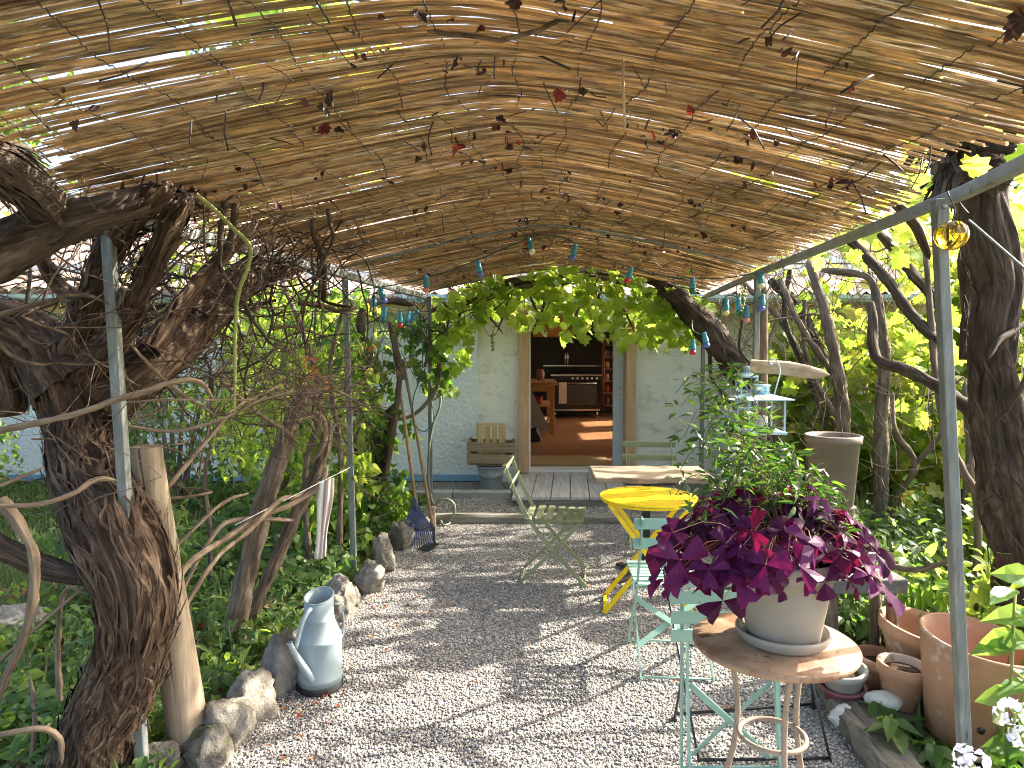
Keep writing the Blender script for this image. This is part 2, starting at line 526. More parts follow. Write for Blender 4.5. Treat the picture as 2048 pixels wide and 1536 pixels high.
# reed canes: straw with grey weathering, a little light passes through
def cane_mat():
    m, nt, b, out = nodes('reed_cane')
    v = coords(nt, 'UV', (1, 1, 1), True)
    oi = N(nt, 'ShaderNodeObjectInfo')
    f = noise_n(nt, coords(nt, 'Object', (3, 30, 30)), 2.5, 6)
    base = ramp(nt, oi.outputs['Random'], [(0, (.09, .06, .034)), (.28, (.30, .205, .10)), (.6, (.52, .375, .185)), (1, (.66, .54, .36))])
    g = ramp(nt, f, [(.47, (0, 0, 0)), (.6, (1, 1, 1))])
    mx = N(nt, 'ShaderNodeMix', data_type='RGBA')
    nt.links.new(g, mx.inputs[0]); nt.links.new(base, mx.inputs[6]); mx.inputs[7].default_value = (.17, .13, .095, 1)
    nt.links.new(mx.outputs[2], b.inputs['Base Color'])
    b.inputs['Roughness'].default_value = .6; b.inputs['Specular IOR Level'].default_value = .3
    tr = N(nt, 'ShaderNodeBsdfTranslucent'); tr.inputs[0].default_value = (.66, .48, .26, 1)
    ms = N(nt, 'ShaderNodeMixShader'); ms.inputs[0].default_value = .36
    nt.links.new(b.outputs[0], ms.inputs[1]); nt.links.new(tr.outputs[0], ms.inputs[2]); nt.links.new(ms.outputs[0], out.inputs[0])
    return m
M['cane'] = cane_mat()
M['wire'] = mat('binding_wire', (.03, .025, .02), (.07, .05, .04), rough=.6)
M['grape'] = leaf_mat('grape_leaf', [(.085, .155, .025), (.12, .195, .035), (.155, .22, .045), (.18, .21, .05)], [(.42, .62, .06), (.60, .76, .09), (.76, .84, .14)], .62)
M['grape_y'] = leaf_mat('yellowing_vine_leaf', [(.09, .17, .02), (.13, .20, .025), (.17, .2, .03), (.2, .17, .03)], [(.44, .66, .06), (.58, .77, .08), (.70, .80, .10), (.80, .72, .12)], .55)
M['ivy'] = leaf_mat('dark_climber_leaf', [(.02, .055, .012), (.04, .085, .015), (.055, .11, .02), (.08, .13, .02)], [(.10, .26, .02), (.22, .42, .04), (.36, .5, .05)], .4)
M['orange'] = leaf_mat('orange_autumn_leaf', [(.30, .13, .02), (.36, .2, .04), (.3, .08, .02)], [(.8, .4, .06), (.85, .55, .1), (.7, .2, .04)], .45)
M['ground_leaf'] = leaf_mat('ground_cover_leaf', [(.035, .07, .02), (.06, .11, .03), (.095, .15, .04), (.14, .18, .06)], [(.12, .30, .03), (.25, .45, .05), (.4, .55, .08)], .4)
M['grass'] = leaf_mat('grass_blade', [(.06, .085, .03), (.09, .125, .04), (.16, .17, .08)], [(.2, .34, .08), (.36, .45, .14)], .3)
M['jasmine'] = leaf_mat('narrow_shrub_leaf', [(.010, .032, .009), (.02, .05, .012), (.03, .07, .014), (.05, .10, .02)], [(.08, .22, .02), (.16, .36, .03), (.36, .55, .05)], .3, .3)
M['oxalis'] = leaf_mat('purple_leaf', [(.028, .003, .022), (.042, .005, .034), (.06, .008, .052), (.085, .012, .08)], [(.18, .006, .035), (.34, .011, .06), (.20, .009, .07), (.40, .014, .09)], .27, .5)
M['iris'] = leaf_mat('sword_leaf', [(.07, .16, .03), (.10, .2, .04)], [(.35, .55, .08), (.45, .65, .1)], .4)
M['tree'] = leaf_mat('tree_leaf', [(.03, .07, .015), (.05, .10, .02), (.08, .13, .025)], [(.18, .35, .03), (.35, .5, .06)], .4)
M['dead'] = leaf_mat('dry_leaf', [(.018, .010, .007), (.03, .016, .010), (.045, .022, .013), (.04, .018, .012), (.03, .016, .01), (.04, .02, .012), (.045, .02, .012), (.2, .03, .02)], [(.03, .012, .006), (.06, .02, .008), (.05, .015, .006), (.04, .015, .006), (.05, .015, .006), (.04, .012, .006), (.4, .04, .015)], .25)
M['litter'] = leaf_mat('fallen_leaf', [(.22, .08, .03), (.32, .13, .05), (.28, .05, .03), (.3, .2, .09)], [(.4, .12, .04), (.5, .2, .06)], .2)
M['flower'] = leaf_mat('white_flower', [(.75, .75, .85), (.8, .8, .8), (.62, .6, .85)], [(.7, .7, .85), (.8, .8, .8)], .35)
M['soil'] = mat('soil', (.035, .026, .018), (.09, .065, .045), scale=7, rough=.95, bump=.8, bscale=40, bdist=.02, spec=.1)
M['lawn'] = mat('garden_ground', (.03, .035, .015), (.07, .08, .03), scale=3, rough=.95, bump=.7, bscale=30, bdist=.02, spec=.1, c3=(.085, .06, .04))
M['stone'] = mat('rough_stone', (.11, .10, .082), (.28, .255, .21), scale=6, rough=.9, bump=1.0, bscale=26, bdist=.02, obj=.2, spots=[((.10, .11, .05), 4, .6)], spec=.2, objshift=True)
M['white_stone'] = mat('pale_stone', (.5, .49, .45), (.66, .65, .6), scale=7, rough=.8, bump=.3)
M['slab'] = mat('stone_slab', (.08, .08, .07), (.19, .19, .17), scale=9, rough=.9, bump=.6, bscale=40)
M['concrete'] = mat('concrete', (.26, .26, .24), (.4, .4, .37), scale=5, rough=.9, bump=.4, bscale=60, obj=.08)
M['steel'] = mat('galvanised_steel', (.15, .165, .15), (.235, .25, .23), scale=9, rough=.55, metal=.3, obj=.05, stretch=(6, 6, 1), spots=[((.10, .075, .05), 5, .6), ((.36, .36, .33), 9, .64)])
M['stucco'] = None
M['steel_pale'] = mat('pale_steel', (.20, .215, .20), (.30, .315, .29), scale=9, rough=.6, metal=.2, spots=[((.10, .08, .055), 5, .58), ((.13, .14, .10), 2.5, .58)])
def stucco(name, c1, c2, bs, bd, spots=None):
    m, nt, b, out = nodes(name)
    v = coords(nt, 'Object')
    col = ramp(nt, noise_n(nt, v, 1.6, 6), [(.3, c1), (.7, c2)])
    if spots:
        for sc_, ss, lo_, hi_, st_ in spots:
            g = noise_n(nt, coords(nt, 'Object', st_), ss, 9, .7)
            k = ramp(nt, g, [(lo_, (0, 0, 0)), (hi_, (.75, .75, .75))])
            mx = N(nt, 'ShaderNodeMix', data_type='RGBA')
            nt.links.new(k, mx.inputs[0]); nt.links.new(col, mx.inputs[6]); mx.inputs[7].default_value = rgb(sc_)
            col = mx.outputs[2]
    nt.links.new(col, b.inputs['Base Color']); b.inputs['Roughness'].default_value = .9; b.inputs['Specular IOR Level'].default_value = .2
    vo = N(nt, 'ShaderNodeTexVoronoi', feature='SMOOTH_F1'); vo.inputs['Scale'].default_value = bs
    w = noise_n(nt, v, bs * .8, 3)
    va = N(nt, 'ShaderNodeVectorMath', operation='ADD'); sc2 = N(nt, 'ShaderNodeVectorMath', operation='SCALE'); sc2.inputs[3].default_value = .06
    nt.links.new(w, sc2.inputs[0]); nt.links.new(v, va.inputs[0]); nt.links.new(sc2.outputs[0], va.inputs[1])
    nt.links.new(va.outputs[0], vo.inputs['Vector'])
    mb = N(nt, 'ShaderNodeMix', data_type='FLOAT'); mb.inputs[0].default_value = .65
    nt.links.new(vo.outputs['Distance'], mb.inputs[2]); nt.links.new(noise_n(nt, v, bs * .7, 4, .55), mb.inputs[3])
    bump_n(nt, b, mb.outputs[0], 1.0, bd)
    return m
M['stucco'] = stucco('rough_stucco', (.70, .725, .74), (.76, .78, .79), 26, .03)
M['plaster'] = stucco('stained_plaster', (.84, .82, .75), (.89, .87, .81), 60, .004, [((.42, .40, .27), 3.4, .53, .68, (1, 1, 1.6)), ((.55, .50, .36), 9, .56, .7, (1, 1, 1))])
M['blue_paint'] = mat('blue_base_paint', (.16, .30, .48), (.22, .38, .55), rough=.5)
M['black'] = mat('black_metal', (.012, .012, .013), (.03, .03, .03), rough=.35)
M['black_rubber'] = mat('black_rubber', (.015, .015, .017), (.03, .03, .03), rough=.7)
M['jamb'] = wood_mat('timber_frame', (.42, .24, .14), (.60, .40, .26), 'Z')
M['grey_paint'] = mat('grey_door_paint', (.42, .46, .52), (.47, .51, .56), rough=.4)
M['white_paint'] = mat('white_paint', (.72, .73, .73), (.78, .78, .78), rough=.45)
M['deck'] = wood_mat('weathered_deck', (.33, .30, .29), (.60, .56, .54), 'Y', .8, bump=.5)
M['sleeper'] = wood_mat('weathered_sleeper', (.13, .12, .09), (.32, .30, .25), 'X', .8, bump=.6)
M['sleeper_y'] = wood_mat('old_beam', (.055, .05, .04), (.24, .21, .17), 'Y', .7, bump=.9, spots=[((.06, .07, .03), 5, .58)])
M['tile'] = mat('clay_roof_tile', (.36, .24, .18), (.56, .44, .35), scale=5, rough=.85, bump=.4, obj=.22, objshift=True)
M['gutter'] = mat('zinc_gutter', (.36, .45, .44), (.44, .52, .5), rough=.5, metal=.3)
M['fascia'] = wood_mat('fascia_board', (.42, .30, .12), (.56, .42, .2), 'X')
M['floor'] = mat('terracotta_floor', (.30, .14, .065), (.38, .19, .09), scale=2.5, rough=.3, obj=.06)
M['rug'] = mat('jute_mat', (.38, .25, .11), (.50, .36, .18), scale=60, rough=.9, bump=.5, bscale=120)
M['inner_wall'] = mat('kitchen_wall', (.45, .31, .19), (.52, .37, .24), rough=.8)
M['dark_wall'] = mat('black_splashback', (.012, .012, .012), (.025, .024, .022), rough=.3)
M['bench_wood'] = wood_mat('oak_bench', (.42, .22, .08), (.58, .34, .14), 'X')
M['cooker'] = mat('black_enamel', (.012, .012, .012), (.02, .02, .02), rough=.18)
M['chrome'] = mat('chrome', (.62, .62, .6), (.7, .7, .68), rough=.18, metal=1.0)
M['oven_glass'] = mat('oven_glass', (.05, .045, .035), (.07, .06, .05), rough=.06, spec=1.0)
M['copper'] = mat('shelf_rod', (.34, .16, .08), (.4, .2, .1), rough=.35, metal=.6)
M['cloth_r'] = mat('red_cloth', (.3, .03, .02), (.4, .06, .03), rough=.9)
M['board'] = mat('ironing_cover', (.36, .34, .33), (.42, .4, .39), rough=.9)
M['mint'] = mat('mint_paint', (.22, .37, .30), (.265, .42, .345), scale=4, rough=.42, obj=.05, spots=[((.15, .31, .25), 30, .62), ((.16, .085, .04), 24, .69)])
M['olive'] = mat('olive_paint', (.22, .25, .13), (.27, .30, .165), scale=4, rough=.45, obj=.05, spots=[((.18, .2, .1), 20, .6), ((.14, .08, .04), 26, .69)])
M['yellow'] = mat('yellow_paint', (.72, .50, .008), (.80, .58, .012), scale=5, rough=.4, obj=.04, spots=[((.60, .42, .03), 9, .58), ((.30, .13, .02), 26, .68)])
M['plank'] = wood_mat('live_edge_plank', (.17, .125, .085), (.37, .29, .215), 'X', 1.0, bump=.5)
M['tan_metal'] = mat('tan_painted_metal', (.25, .16, .09), (.37, .25, .15), scale=7, rough=.55, bump=.2, bscale=30, spots=[((.20, .10, .05), 5, .52), ((.07, .03, .015), 13, .6)])
M['tan_leg'] = mat('worn_tan_leg', (.20, .145, .10), (.30, .225, .16), scale=16, rough=.5, spots=[((.12, .06, .03), 20, .64)])
M['pot'] = mat('stone_glaze_pot', (.27, .24, .19), (.33, .295, .24), scale=4, rough=.8, bump=.1)
M['terra'] = mat('terracotta', (.40, .20, .115), (.50, .285, .175), scale=5, rough=.85, bump=.15, bscale=50, obj=.1, spots=[((.60, .50, .41), 4, .56), ((.20, .15, .09), 6, .63)], objshift=True)
M['grey_pot'] = mat('grey_plastic', (.30, .29, .26), (.36, .35, .32), rough=.6)
M['plum_pot'] = mat('plum_plastic', (.16, .05, .06), (.2, .07, .08), rough=.5)
M['taupe'] = mat('taupe_planter', (.17, .13, .098), (.22, .17, .13), scale=3, rough=.7, stretch=(1, 1, 9))
M['zinc'] = mat('zinc_bucket', (.30, .33, .35), (.46, .50, .52), scale=7, rough=.42, metal=.6)
M['can'] = mat('can_paint', (.25, .315, .33), (.285, .35, .365), scale=4, rough=.55, spots=[((.2, .26, .28), 8, .6), ((.16, .2, .2), 26, .66)])
M['crate'] = wood_mat('old_crate_wood', (.17, .12, .075), (.36, .27, .18), 'X', 1.2)
M['crate_new'] = wood_mat('fresh_crate_wood', (.42, .27, .12), (.56, .40, .2), 'Z', 1.2)
M['handle'] = wood_mat('tool_handle', (.22, .14, .07), (.38, .26, .15), 'Z')
M['rake'] = mat('dark_blue_tines', (.05, .06, .13), (.08, .09, .18), rough=.4)
M['hose'] = mat('garden_hose', (.16, .17, .12), (.24, .25, .18), rough=.5)
M['cable_g'] = mat('green_cable', (.008, .05, .035), (.012, .07, .05), rough=.45)
M['socket'] = mat('teal_socket', (.04, .22, .30), (.06, .27, .36), rough=.4, obj=.2)
M['log'] = wood_mat('round_post_wood', (.15, .115, .075), (.29, .23, .16), 'Z', .8, bump=.6, spots=[((.12, .09, .06), 5, .6)])
M['end'] = mat('sawn_end_grain', (.14, .10, .06), (.26, .19, .12), scale=30, rough=.9)
M['rail'] = wood_mat('bare_rail', (.34, .24, .15), (.55, .43, .30), 'X', .8)
M['lantern'] = mat('pale_blue_metal', (.38, .55, .62), (.46, .63, .69), rough=.4)
M['candle'] = mat('candle_wax', (.75, .72, .62), (.8, .76, .68), rough=.5)
M['linen'] = mat('tea_towel', (.70, .66, .60), (.78, .75, .68), rough=.95)
def towel_mat():
    m, nt, b, out = nodes('striped_towel')
    t = N(nt, 'ShaderNodeTexCoord'); sp = N(nt, 'ShaderNodeSeparateXYZ'); nt.links.new(t.outputs['UV'], sp.inputs[0])
    col = ramp(nt, sp.outputs[0], [(0, (.74, .70, .62)), (.14, (.74, .70, .62)), (.15, (.60, .38, .34)), (.19, (.74, .70, .62)), (.55, (.74, .70, .62)), (.58, (.62, .42, .38)), (.62, (.74, .70, .62)), (.9, (.60, .38, .34)), (.93, (.74, .70, .62))])
    nt.links.new(col, b.inputs['Base Color']); b.inputs['Roughness'].default_value = .95
    return m
M['towel'] = towel_mat()
def glass(name, col, rough=.03, alpha=.0):
    m, nt, b, out = nodes(name)
    b.inputs['Base Color'].default_value = rgb(col); b.inputs['Roughness'].default_value = rough
    b.inputs['Transmission Weight'].default_value = 1.0; b.inputs['IOR'].default_value = 1.45
    return m
M['glass'] = glass('clear_glass', (.95, .97, .97))
M['amber'] = glass('amber_glass', (.95, .60, .04), .08)
M['pane'] = mat('dark_window', (.03, .04, .05), (.05, .06, .07), rough=.08, spec=.8)
M['window_wood'] = wood_mat('window_wood', (.2, .12, .07), (.34, .22, .14), 'X')
BULB = {k: mat('bulb_' + k, c, rough=.25, spec=.6) for k, c in dict(yellow=(.66, .58, .22), blue=(.10, .15, .50), pink=(.50, .22, .18), red=(.55, .03, .025), green=(.02, .16, .10), white=(.7, .68, .5)).items()}

# pebbles: grey, white and tan stones
def gravel_mat(name, per_instance):
    m, nt, b, out = nodes(name)
    if per_instance:
        oi = N(nt, 'ShaderNodeObjectInfo'); f = oi.outputs['Random']
        hgt = None
    else:
        vo = N(nt, 'ShaderNodeTexVoronoi'); vo.inputs['Scale'].default_value = 85
        nt.links.new(coords(nt, 'Object'), vo.inputs['Vector'])
        sp = N(nt, 'ShaderNodeSeparateColor'); nt.links.new(vo.outputs['Color'], sp.inputs[0]); f = sp.outputs[0]
        hgt = vo.outputs['Distance']
    col = ramp(nt, f, [(0, (.12, .115, .105)), (.3, (.24, .225, .205)), (.62, (.35, .325, .295)), (.85, (.41, .37, .32)), (1, (.58, .55, .51))])
    nt.links.new(col, b.inputs['Base Color']); b.inputs['Roughness'].default_value = .75; b.inputs['Specular IOR Level'].default_value = .3
    if hgt is not None:
        bb = N(nt, 'ShaderNodeBump', invert=True); bb.inputs['Distance'].default_value = .008; bb.inputs['Strength'].default_value = .9
        nt.links.new(hgt, bb.inputs['Height']); nt.links.new(bb.outputs[0], b.inputs['Normal'])
    return m
M['gravel'] = gravel_mat('gravel', False)
M['pebble'] = gravel_mat('pebble', True)

# ------------------------------------------------------------------ the setting: ground, gravel, house
def sheet(name, poly, z, m, fn=None, cut=None):
    b = MB(); b.add([Vector((x, y, z)) for x, y in poly], [list(range(len(poly)))])
    o = b.top(name, m); o['kind'] = 'structure'
    return o
# one ground sheet to the horizon, finer and a little uneven near the camera
def ground_sheet():
    xs = np.concatenate([[-400, -120, -40, -20], np.arange(-12, 12.1, .4), [20, 40, 120, 400]])
    ys = np.concatenate([[-400, -100, -20], np.arange(-4, 20.1, .4), [40, 120, 400]])
    X, Y = np.meshgrid(xs, ys)
    Z = -.03 + .0 * X
    lm = 1 / (1 + np.exp(-(np.abs(X - .25 - .0 * Y) - 2.0) * 4))
    Z = Z + lm * (.10 * (vn(X * .9 + 50, Y * .9 + 50) - .35)) * (np.abs(X) < 13) * (Y < 8)
    n = len(xs)
    i, j = np.meshgrid(np.arange(len(ys) - 1), np.arange(n - 1), indexing='ij')
    F = np.stack([i * n + j, i * n + j + 1, (i + 1) * n + j + 1, (i + 1) * n + j], -1).reshape(-1, 4)
    o = new_obj('ground', fast_mesh('ground', np.stack([X, Y, Z], -1).reshape(-1, 3), F), M['lawn'])
    o['kind'] = 'structure'
ground_sheet()
XL = lambda D: -1.17 + (D - 2.9) * .075       # left and right edges of the gravel
XR = lambda D: 1.42 + (D - 2.9) * .07
path_poly = [(XL(-1), -1), (XR(-1), -1), (XR(4), 4), (XR(6.5), 6.5), (XL(6.5), 6.5), (XL(4), 4)]
sheet('gravel_path', path_poly, 0.0, M['gravel'])
strip_poly = [(-1.6, 6.58), (2.4, 6.58), (2.4, 8.3), (-1.6, 8.3)]
sheet('gravel_strip', strip_poly, 0.035, M['gravel'])
def rock_geo(seed, sub=2, amp=.35, sc=(1, 1, 1), flat=0):
    import bmesh
    bm = bmesh.new(); bmesh.ops.create_icosphere(bm, subdivisions=sub, radius=1)
    rg = random.Random(seed); o = Vector((rg.random() * 50, rg.random() * 50, rg.random() * 50))
    from mathutils import noise as mn
    planes = [(Vector((rg.gauss(0, 1), rg.gauss(0, 1), rg.gauss(0, .8))).normalized(), rg.uniform(.62, .9)) for _ in range(13 if amp > .26 else 3)]
    for v in bm.verts:
        k = 1 + amp * (mn.noise(v.co * 1.1 + o) + .5 * mn.noise(v.co * 2.6 + o) + .25 * mn.noise(v.co * 6 + o))
        v.co *= k
        for pn, pd in planes:
            e = v.co.dot(pn) - pd
            if e > 0: v.co -= pn * e
        v.co += v.co.normalized() * (.09 * mn.noise(v.co * 4 + o) + .06 * mn.noise(v.co * 10 + o)) * (amp > .26)
        v.co = Vector((v.co.x * sc[0], v.co.y * sc[1], v.co.z * sc[2]))
    return bm
def rock_mesh(name, **kw):
    bm = rock_geo(**kw); me = bpy.data.meshes.new(name); bm.to_mesh(me); bm.free()
    me.polygons.foreach_set('use_smooth', [True] * len(me.polygons))
    return me
# loose pebbles on the gravel, scattered with geometry nodes (nobody could count them)
peb_me = rock_mesh('pebble_shape', seed=3, sub=1, amp=.25, sc=(1, .78, .55))
peb_me.materials.append(M['pebble'])
peb = bpy.data.objects.new('pebble_shape', peb_me)
def scatter(name, poly, z, density, smin, smax, seed):
    b = MB(); b.add([Vector((x, y, z)) for x, y in poly], [list(range(len(poly)))])
    o = b.top(name, M['gravel']); tag(o, kind='stuff', label='loose grey, white and tan pebbles covering the path' if seed == 1 else 'loose pebbles between the timber edging and the house', cat='gravel')
    ng = bpy.data.node_groups.new(name, 'GeometryNodeTree')
    ng.interface.new_socket('Geometry', in_out='INPUT', socket_type='NodeSocketGeometry')
    ng.interface.new_socket('Geometry', in_out='OUTPUT', socket_type='NodeSocketGeometry')
    gi, go = ng.nodes.new('NodeGroupInput'), ng.nodes.new('NodeGroupOutput')
    d = ng.nodes.new('GeometryNodeDistributePointsOnFaces'); d.inputs['Density'].default_value = density; d.inputs['Seed'].default_value = seed
    ip = ng.nodes.new('GeometryNodeInstanceOnPoints'); oi = ng.nodes.new('GeometryNodeObjectInfo'); oi.inputs[0].default_value = peb
    rr = ng.nodes.new('FunctionNodeRandomValue'); rr.data_type = 'FLOAT_VECTOR'; rr.inputs[0].default_value = (-.6, -.6, 0); rr.inputs[1].default_value = (.6, .6, 6.28)
    rs = ng.nodes.new('FunctionNodeRandomValue'); rs.data_type = 'FLOAT'; rs.inputs[2].default_value = smin; rs.inputs[3].default_value = smax
    L = ng.links.new
    L(gi.outputs[0], d.inputs['Mesh']); L(d.outputs['Points'], ip.inputs['Points']); L(oi.outputs['Geometry'], ip.inputs['Instance'])
    L(rr.outputs[0], ip.inputs['Rotation']); L(rs.outputs[1], ip.inputs['Scale']); L(ip.outputs[0], go.inputs[0])
    md = o.modifiers.new('pebbles', 'NODES'); md.node_group = ng
    return o
near_poly = [(XL(2.2), 2.2), (XR(2.2), 2.2), (XR(6.5), 6.5), (XL(6.5), 6.5)]
scatter('gravel', near_poly, .004, 9500, .0040, .0088, 1)
scatter('gravel', strip_poly, .038, 5000, .005, .009, 2)

# --- house
WY, SY, FZ = 8.45, 8.33, .14
house = thing('house', 'low white house with open kitchen door, blue-based stucco wall and tiled roof', 'house', (0, WY, 0))
def hb(x0, x1, y0, y1, z0, z1): return MB().box(((x0 + x1) / 2, (y0 + y1) / 2, (z0 + z1) / 2), (abs(x1 - x0), abs(y1 - y0), abs(z1 - z0)))
w = MB()
for a in ((-.55, .075, WY, WY + .25, -.05, 2.6), (1.46, 4.3, WY, WY + .25, -.05, 2.6), (.075, 1.46, WY, WY + .25, 2.2, 2.6)):
    w.box(((a[0] + a[1]) / 2, (a[2] + a[3]) / 2, (a[4] + a[5]) / 2), (a[1] - a[0], a[3] - a[2], a[5] - a[4]))
w.part('plaster_wall', M['plaster'], house)
sw = MB()
for a in ((-9, -4.95, 2.6), (-4.05, -.40, 2.6)):
    sw.box(((a[0] + a[1]) / 2, SY + .13, 1.36), (a[1] - a[0], .26, 2.48))
sw.box((-4.5, SY + .13, .48), (.9, .26, .72)); sw.box((-4.5, SY + .13, 2.33), (.9, .26, .54))
sw.part('stucco_wall', M['stucco'], house)
hb(-9, -.385, SY - .015, SY + .2, .045, .118).part('base_strip', M['blue_paint'], house)
hb(-9, -.37, SY + .03, SY + .2, -.05, .043).part('plinth', M['black'], house)
win = hb(-4.95, -4.05, SY + .10, SY + .12, .84, 2.06).part('window', M['pane'], house)
fr = MB()
for a in ((-4.95, -4.87, .84, 2.06), (-4.13, -4.05, .84, 2.06), (-4.54, -4.46, .84, 2.06), (-4.87, -4.13, 1.98, 2.06), (-4.87, -4.13, .84, .92)):
    fr.box(((a[0] + a[1]) / 2, SY + .07, (a[2] + a[3]) / 2), (a[1] - a[0], .06, a[3] - a[2]))
fr.part('frame', M['window_wood'], win)
hb(-5.0, -4.0, SY - .08, SY + .06, .78, .832).part('sill', M['window_wood'], win)
# roof: boards, clay tiles, gutter, fascia
EY, EZ, SL = 7.85, 2.20, math.radians(24)
def rp(x, s, h=0): return Vector((x, EY + s * math.cos(SL) - h * math.sin(SL), EZ + s * math.sin(SL) + h * math.cos(SL)))
rb = MB()
rb.add([rp(-9.3, 0), rp(4.6, 0), rp(4.6, 4.6), rp(-9.3, 4.6), rp(-9.3, 0, -.05), rp(4.6, 0, -.05), rp(4.6, 4.6, -.05), rp(-9.3, 4.6, -.05)], [[0, 1, 2, 3], [7, 6, 5, 4], [0, 4, 5, 1], [2, 6, 7, 3], [1, 5, 6, 2], [3, 7, 4, 0]])
roof = rb.part('roof', M['fascia'], house)
tm = MB(); n = 8
vs = []
for e, (s, r) in enumerate(((0, .098), (.42, .078))):
    for rad in (r, r - .014):
        for k in range(n + 1):
            t = PI * k / n
            vs.append((math.cos(t) * rad, s, math.sin(t) * rad * .72))
q = n + 1
fs = []
for k in range(n):
    fs += [[k, k + 1, 2 * q + k + 1, 2 * q + k], [q + k, 3 * q + k, 3 * q + k + 1, q + k + 1], [k, q + k, q + k + 1, k + 1], [2 * q + k, 2 * q + k + 1, 3 * q + k + 1, 3 * q + k]]
fs += [[0, 2 * q, 3 * q, q], [n, q + n, 3 * q + n, 2 * q + n]]
tm.add(vs, fs, True)
tile_me = tm.mesh('roof_tile'); tile_me.materials.append(M['tile'])
off = chain_loc(roof)
for c in range(23):
    for rw in range(12):
        x = -7.0 + c * .205
        o = new_obj('roof_tile', tile_me, None, roof)
        o.matrix_basis = Matrix.Translation(rp(x + R.gauss(0, .006), -.06 + rw * .345, .035 + .012) - off) @ Matrix.Rotation(SL - .035, 4, 'X') @ Matrix.Rotation(R.gauss(0, .02), 4, 'Z')
ch = MB()                                        # channels between the tiles and the far run of the roof
X = np.arange(-9.3, 4.61, .05125)
hh = [.012 - .010 * math.cos((x + 7.0) / .205 * 2 * PI) + (.055 * max(0, math.cos((x + 7.0) / .205 * 2 * PI)) if (x < -7.1 or x > -2.35) else 0) for x in X]
vs = [rp(x, -.04, h + .004) for x, h in zip(X, hh)] + [rp(x, 4.6, h + .004) for x, h in zip(X, hh)]
ch.add(vs, [[i, i + 1, len(X) + i + 1, len(X) + i] for i in range(len(X) - 1)], True)
ch.part('tile_channel', M['tile'], roof)
g = MB(); pr = [(-.07, .03), (-.072, -.01), (-.05, -.05), (0, -.062), (.05, -.05), (.066, -.01), (.066, .0), (.056, -.008), (.042, -.042), (0, -.053), (-.042, -.042), (-.062, -.006), (-.062, .03)]
vs = [Vector((x, EY - .10 + a, EZ - .035 + b)) for x in (-9.3, 4.6) for a, b in pr]
k = len(pr)
g.add(vs, [[i, (i + 1) % k, k + (i + 1) % k, k + i] for i in range(k)])
g.part('gutter', M['gutter'], house)
hb(-9.3, 4.6, EY + .0, EY + .035, EZ - .20, EZ - .055).part('fascia', M['fascia'], house)
hb(-9.3, 4.6, EY + .04, SY, EZ - .19, EZ - .165).part('soffit', M['white_paint'], house)
# door: timber frame, sliding panel with pull, threshold
MB().box((.138, WY + .02, 1.17), (.125, .30, 2.06)).part('door_jamb', M['jamb'], house, .006)
MB().box((1.40, WY + .02, 1.17), (.115, .30, 2.06)).part('door_jamb', M['jamb'], house, .006)
MB().box((.77, WY + .02, 2.255), (1.4, .29, .11)).part('door_head', M['jamb'], house, .006)
hb(.203, .222, WY - .02, WY + .2, FZ, 2.2).part('door_seal', M['white_paint'], house)
dp = hb(1.215, 1.34, WY + .06, WY + .105, FZ + .01, 2.2).part('sliding_door', M['grey_paint'], house, .004)
b = MB()
pts = [(1.285 + .018 * math.cos(t), WY + .053, 1.10 + .05 * math.sin(t)) for t in np.linspace(0, 2 * PI, 20)[:-1]]
b.tube(pts, .005, 6, closed=True); b.box((1.285, WY + .056, 1.10), (.012, .004, .05))
b.part('finger_pull', M['chrome'], dp)
hb(.2, 1.34, WY - .02, WY + .28, FZ - .03, FZ + .008).part('threshold', M['white_paint'], house)
# the kitchen room
hb(-1.4, 4.1, WY + .25, 15.6, 0, FZ).part('kitchen_floor', M['floor'], house)
hb(-1.4, 4.3, WY + .0, 15.8, 2.62, 2.7).part('kitchen_ceiling', M['white_paint'], house)
hb(-1.6, 4.3, 15.6, 15.8, -.05, 2.6).part('kitchen_back_wall', M['inner_wall'], house)
hb(-1.6, -1.4, WY + .25, 15.6, -.05, 2.6).part('kitchen_side_wall', M['inner_wall'], house)
rw = MB()
for y0, y1, z0, z1 in ((WY + .25, 10.15, 0, 2.6), (10.6, 12.35, 0, 2.6), (13.3, 14.1, 0, 2.6), (15.0, 15.6, 0, 2.6), (14.1, 15.0, 2.2, 2.6), (14.1, 15.0, 0, 1.0), (10.15, 10.6, 2.45, 2.6), (12.35, 13.3, 2.35, 2.6), (10.15, 10.6, 0, .2), (12.35, 13.3, 0, .2)):  # the rearmost opening is an unseen extra, added to brighten the kitchen
    rw.box((4.2, (y0 + y1) / 2, (z0 + z1) / 2), (.2, y1 - y0, z1 - z0))
rw.part('kitchen_window_wall', M['plaster'], house)
hb(-.9, 2.4, 15.575, 15.597, FZ, 2.3).part('splashback', M['dark_wall'], house)

# deck planks up to the door
deck = thing('deck_ramp', 'grey weathered plank deck in front of the kitchen door', 'deck', (.7, 7.7, 0))
for i in range(7):
    x0 = .0 + i * .195; x1 = x0 + .187
    sk = .115
    z0, z1 = .10, .132
    b = MB()
    b.add([(x0, 7.02, z0), (x1, 7.02, z0), (x1 + sk, 8.42, z0), (x0 + sk, 8.42, z0), (x0, 7.02, z1), (x1, 7.02, z1), (x1 + sk, 8.42, z1), (x0 + sk, 8.42, z1)], [[3, 2, 1, 0], [4, 5, 6, 7], [0, 1, 5, 4], [1, 2, 6, 5], [2, 3, 7, 6], [3, 0, 4, 7]])
    b.part('plank', M['deck'], deck, .003)
MB().box((.7, 7.06, .065), (1.32, .06, .062)).part('front_joist', M['sleeper'], deck)
MB().box((.75, 8.2, .065), (1.32, .06, .062)).part('rear_joist', M['sleeper'], deck)
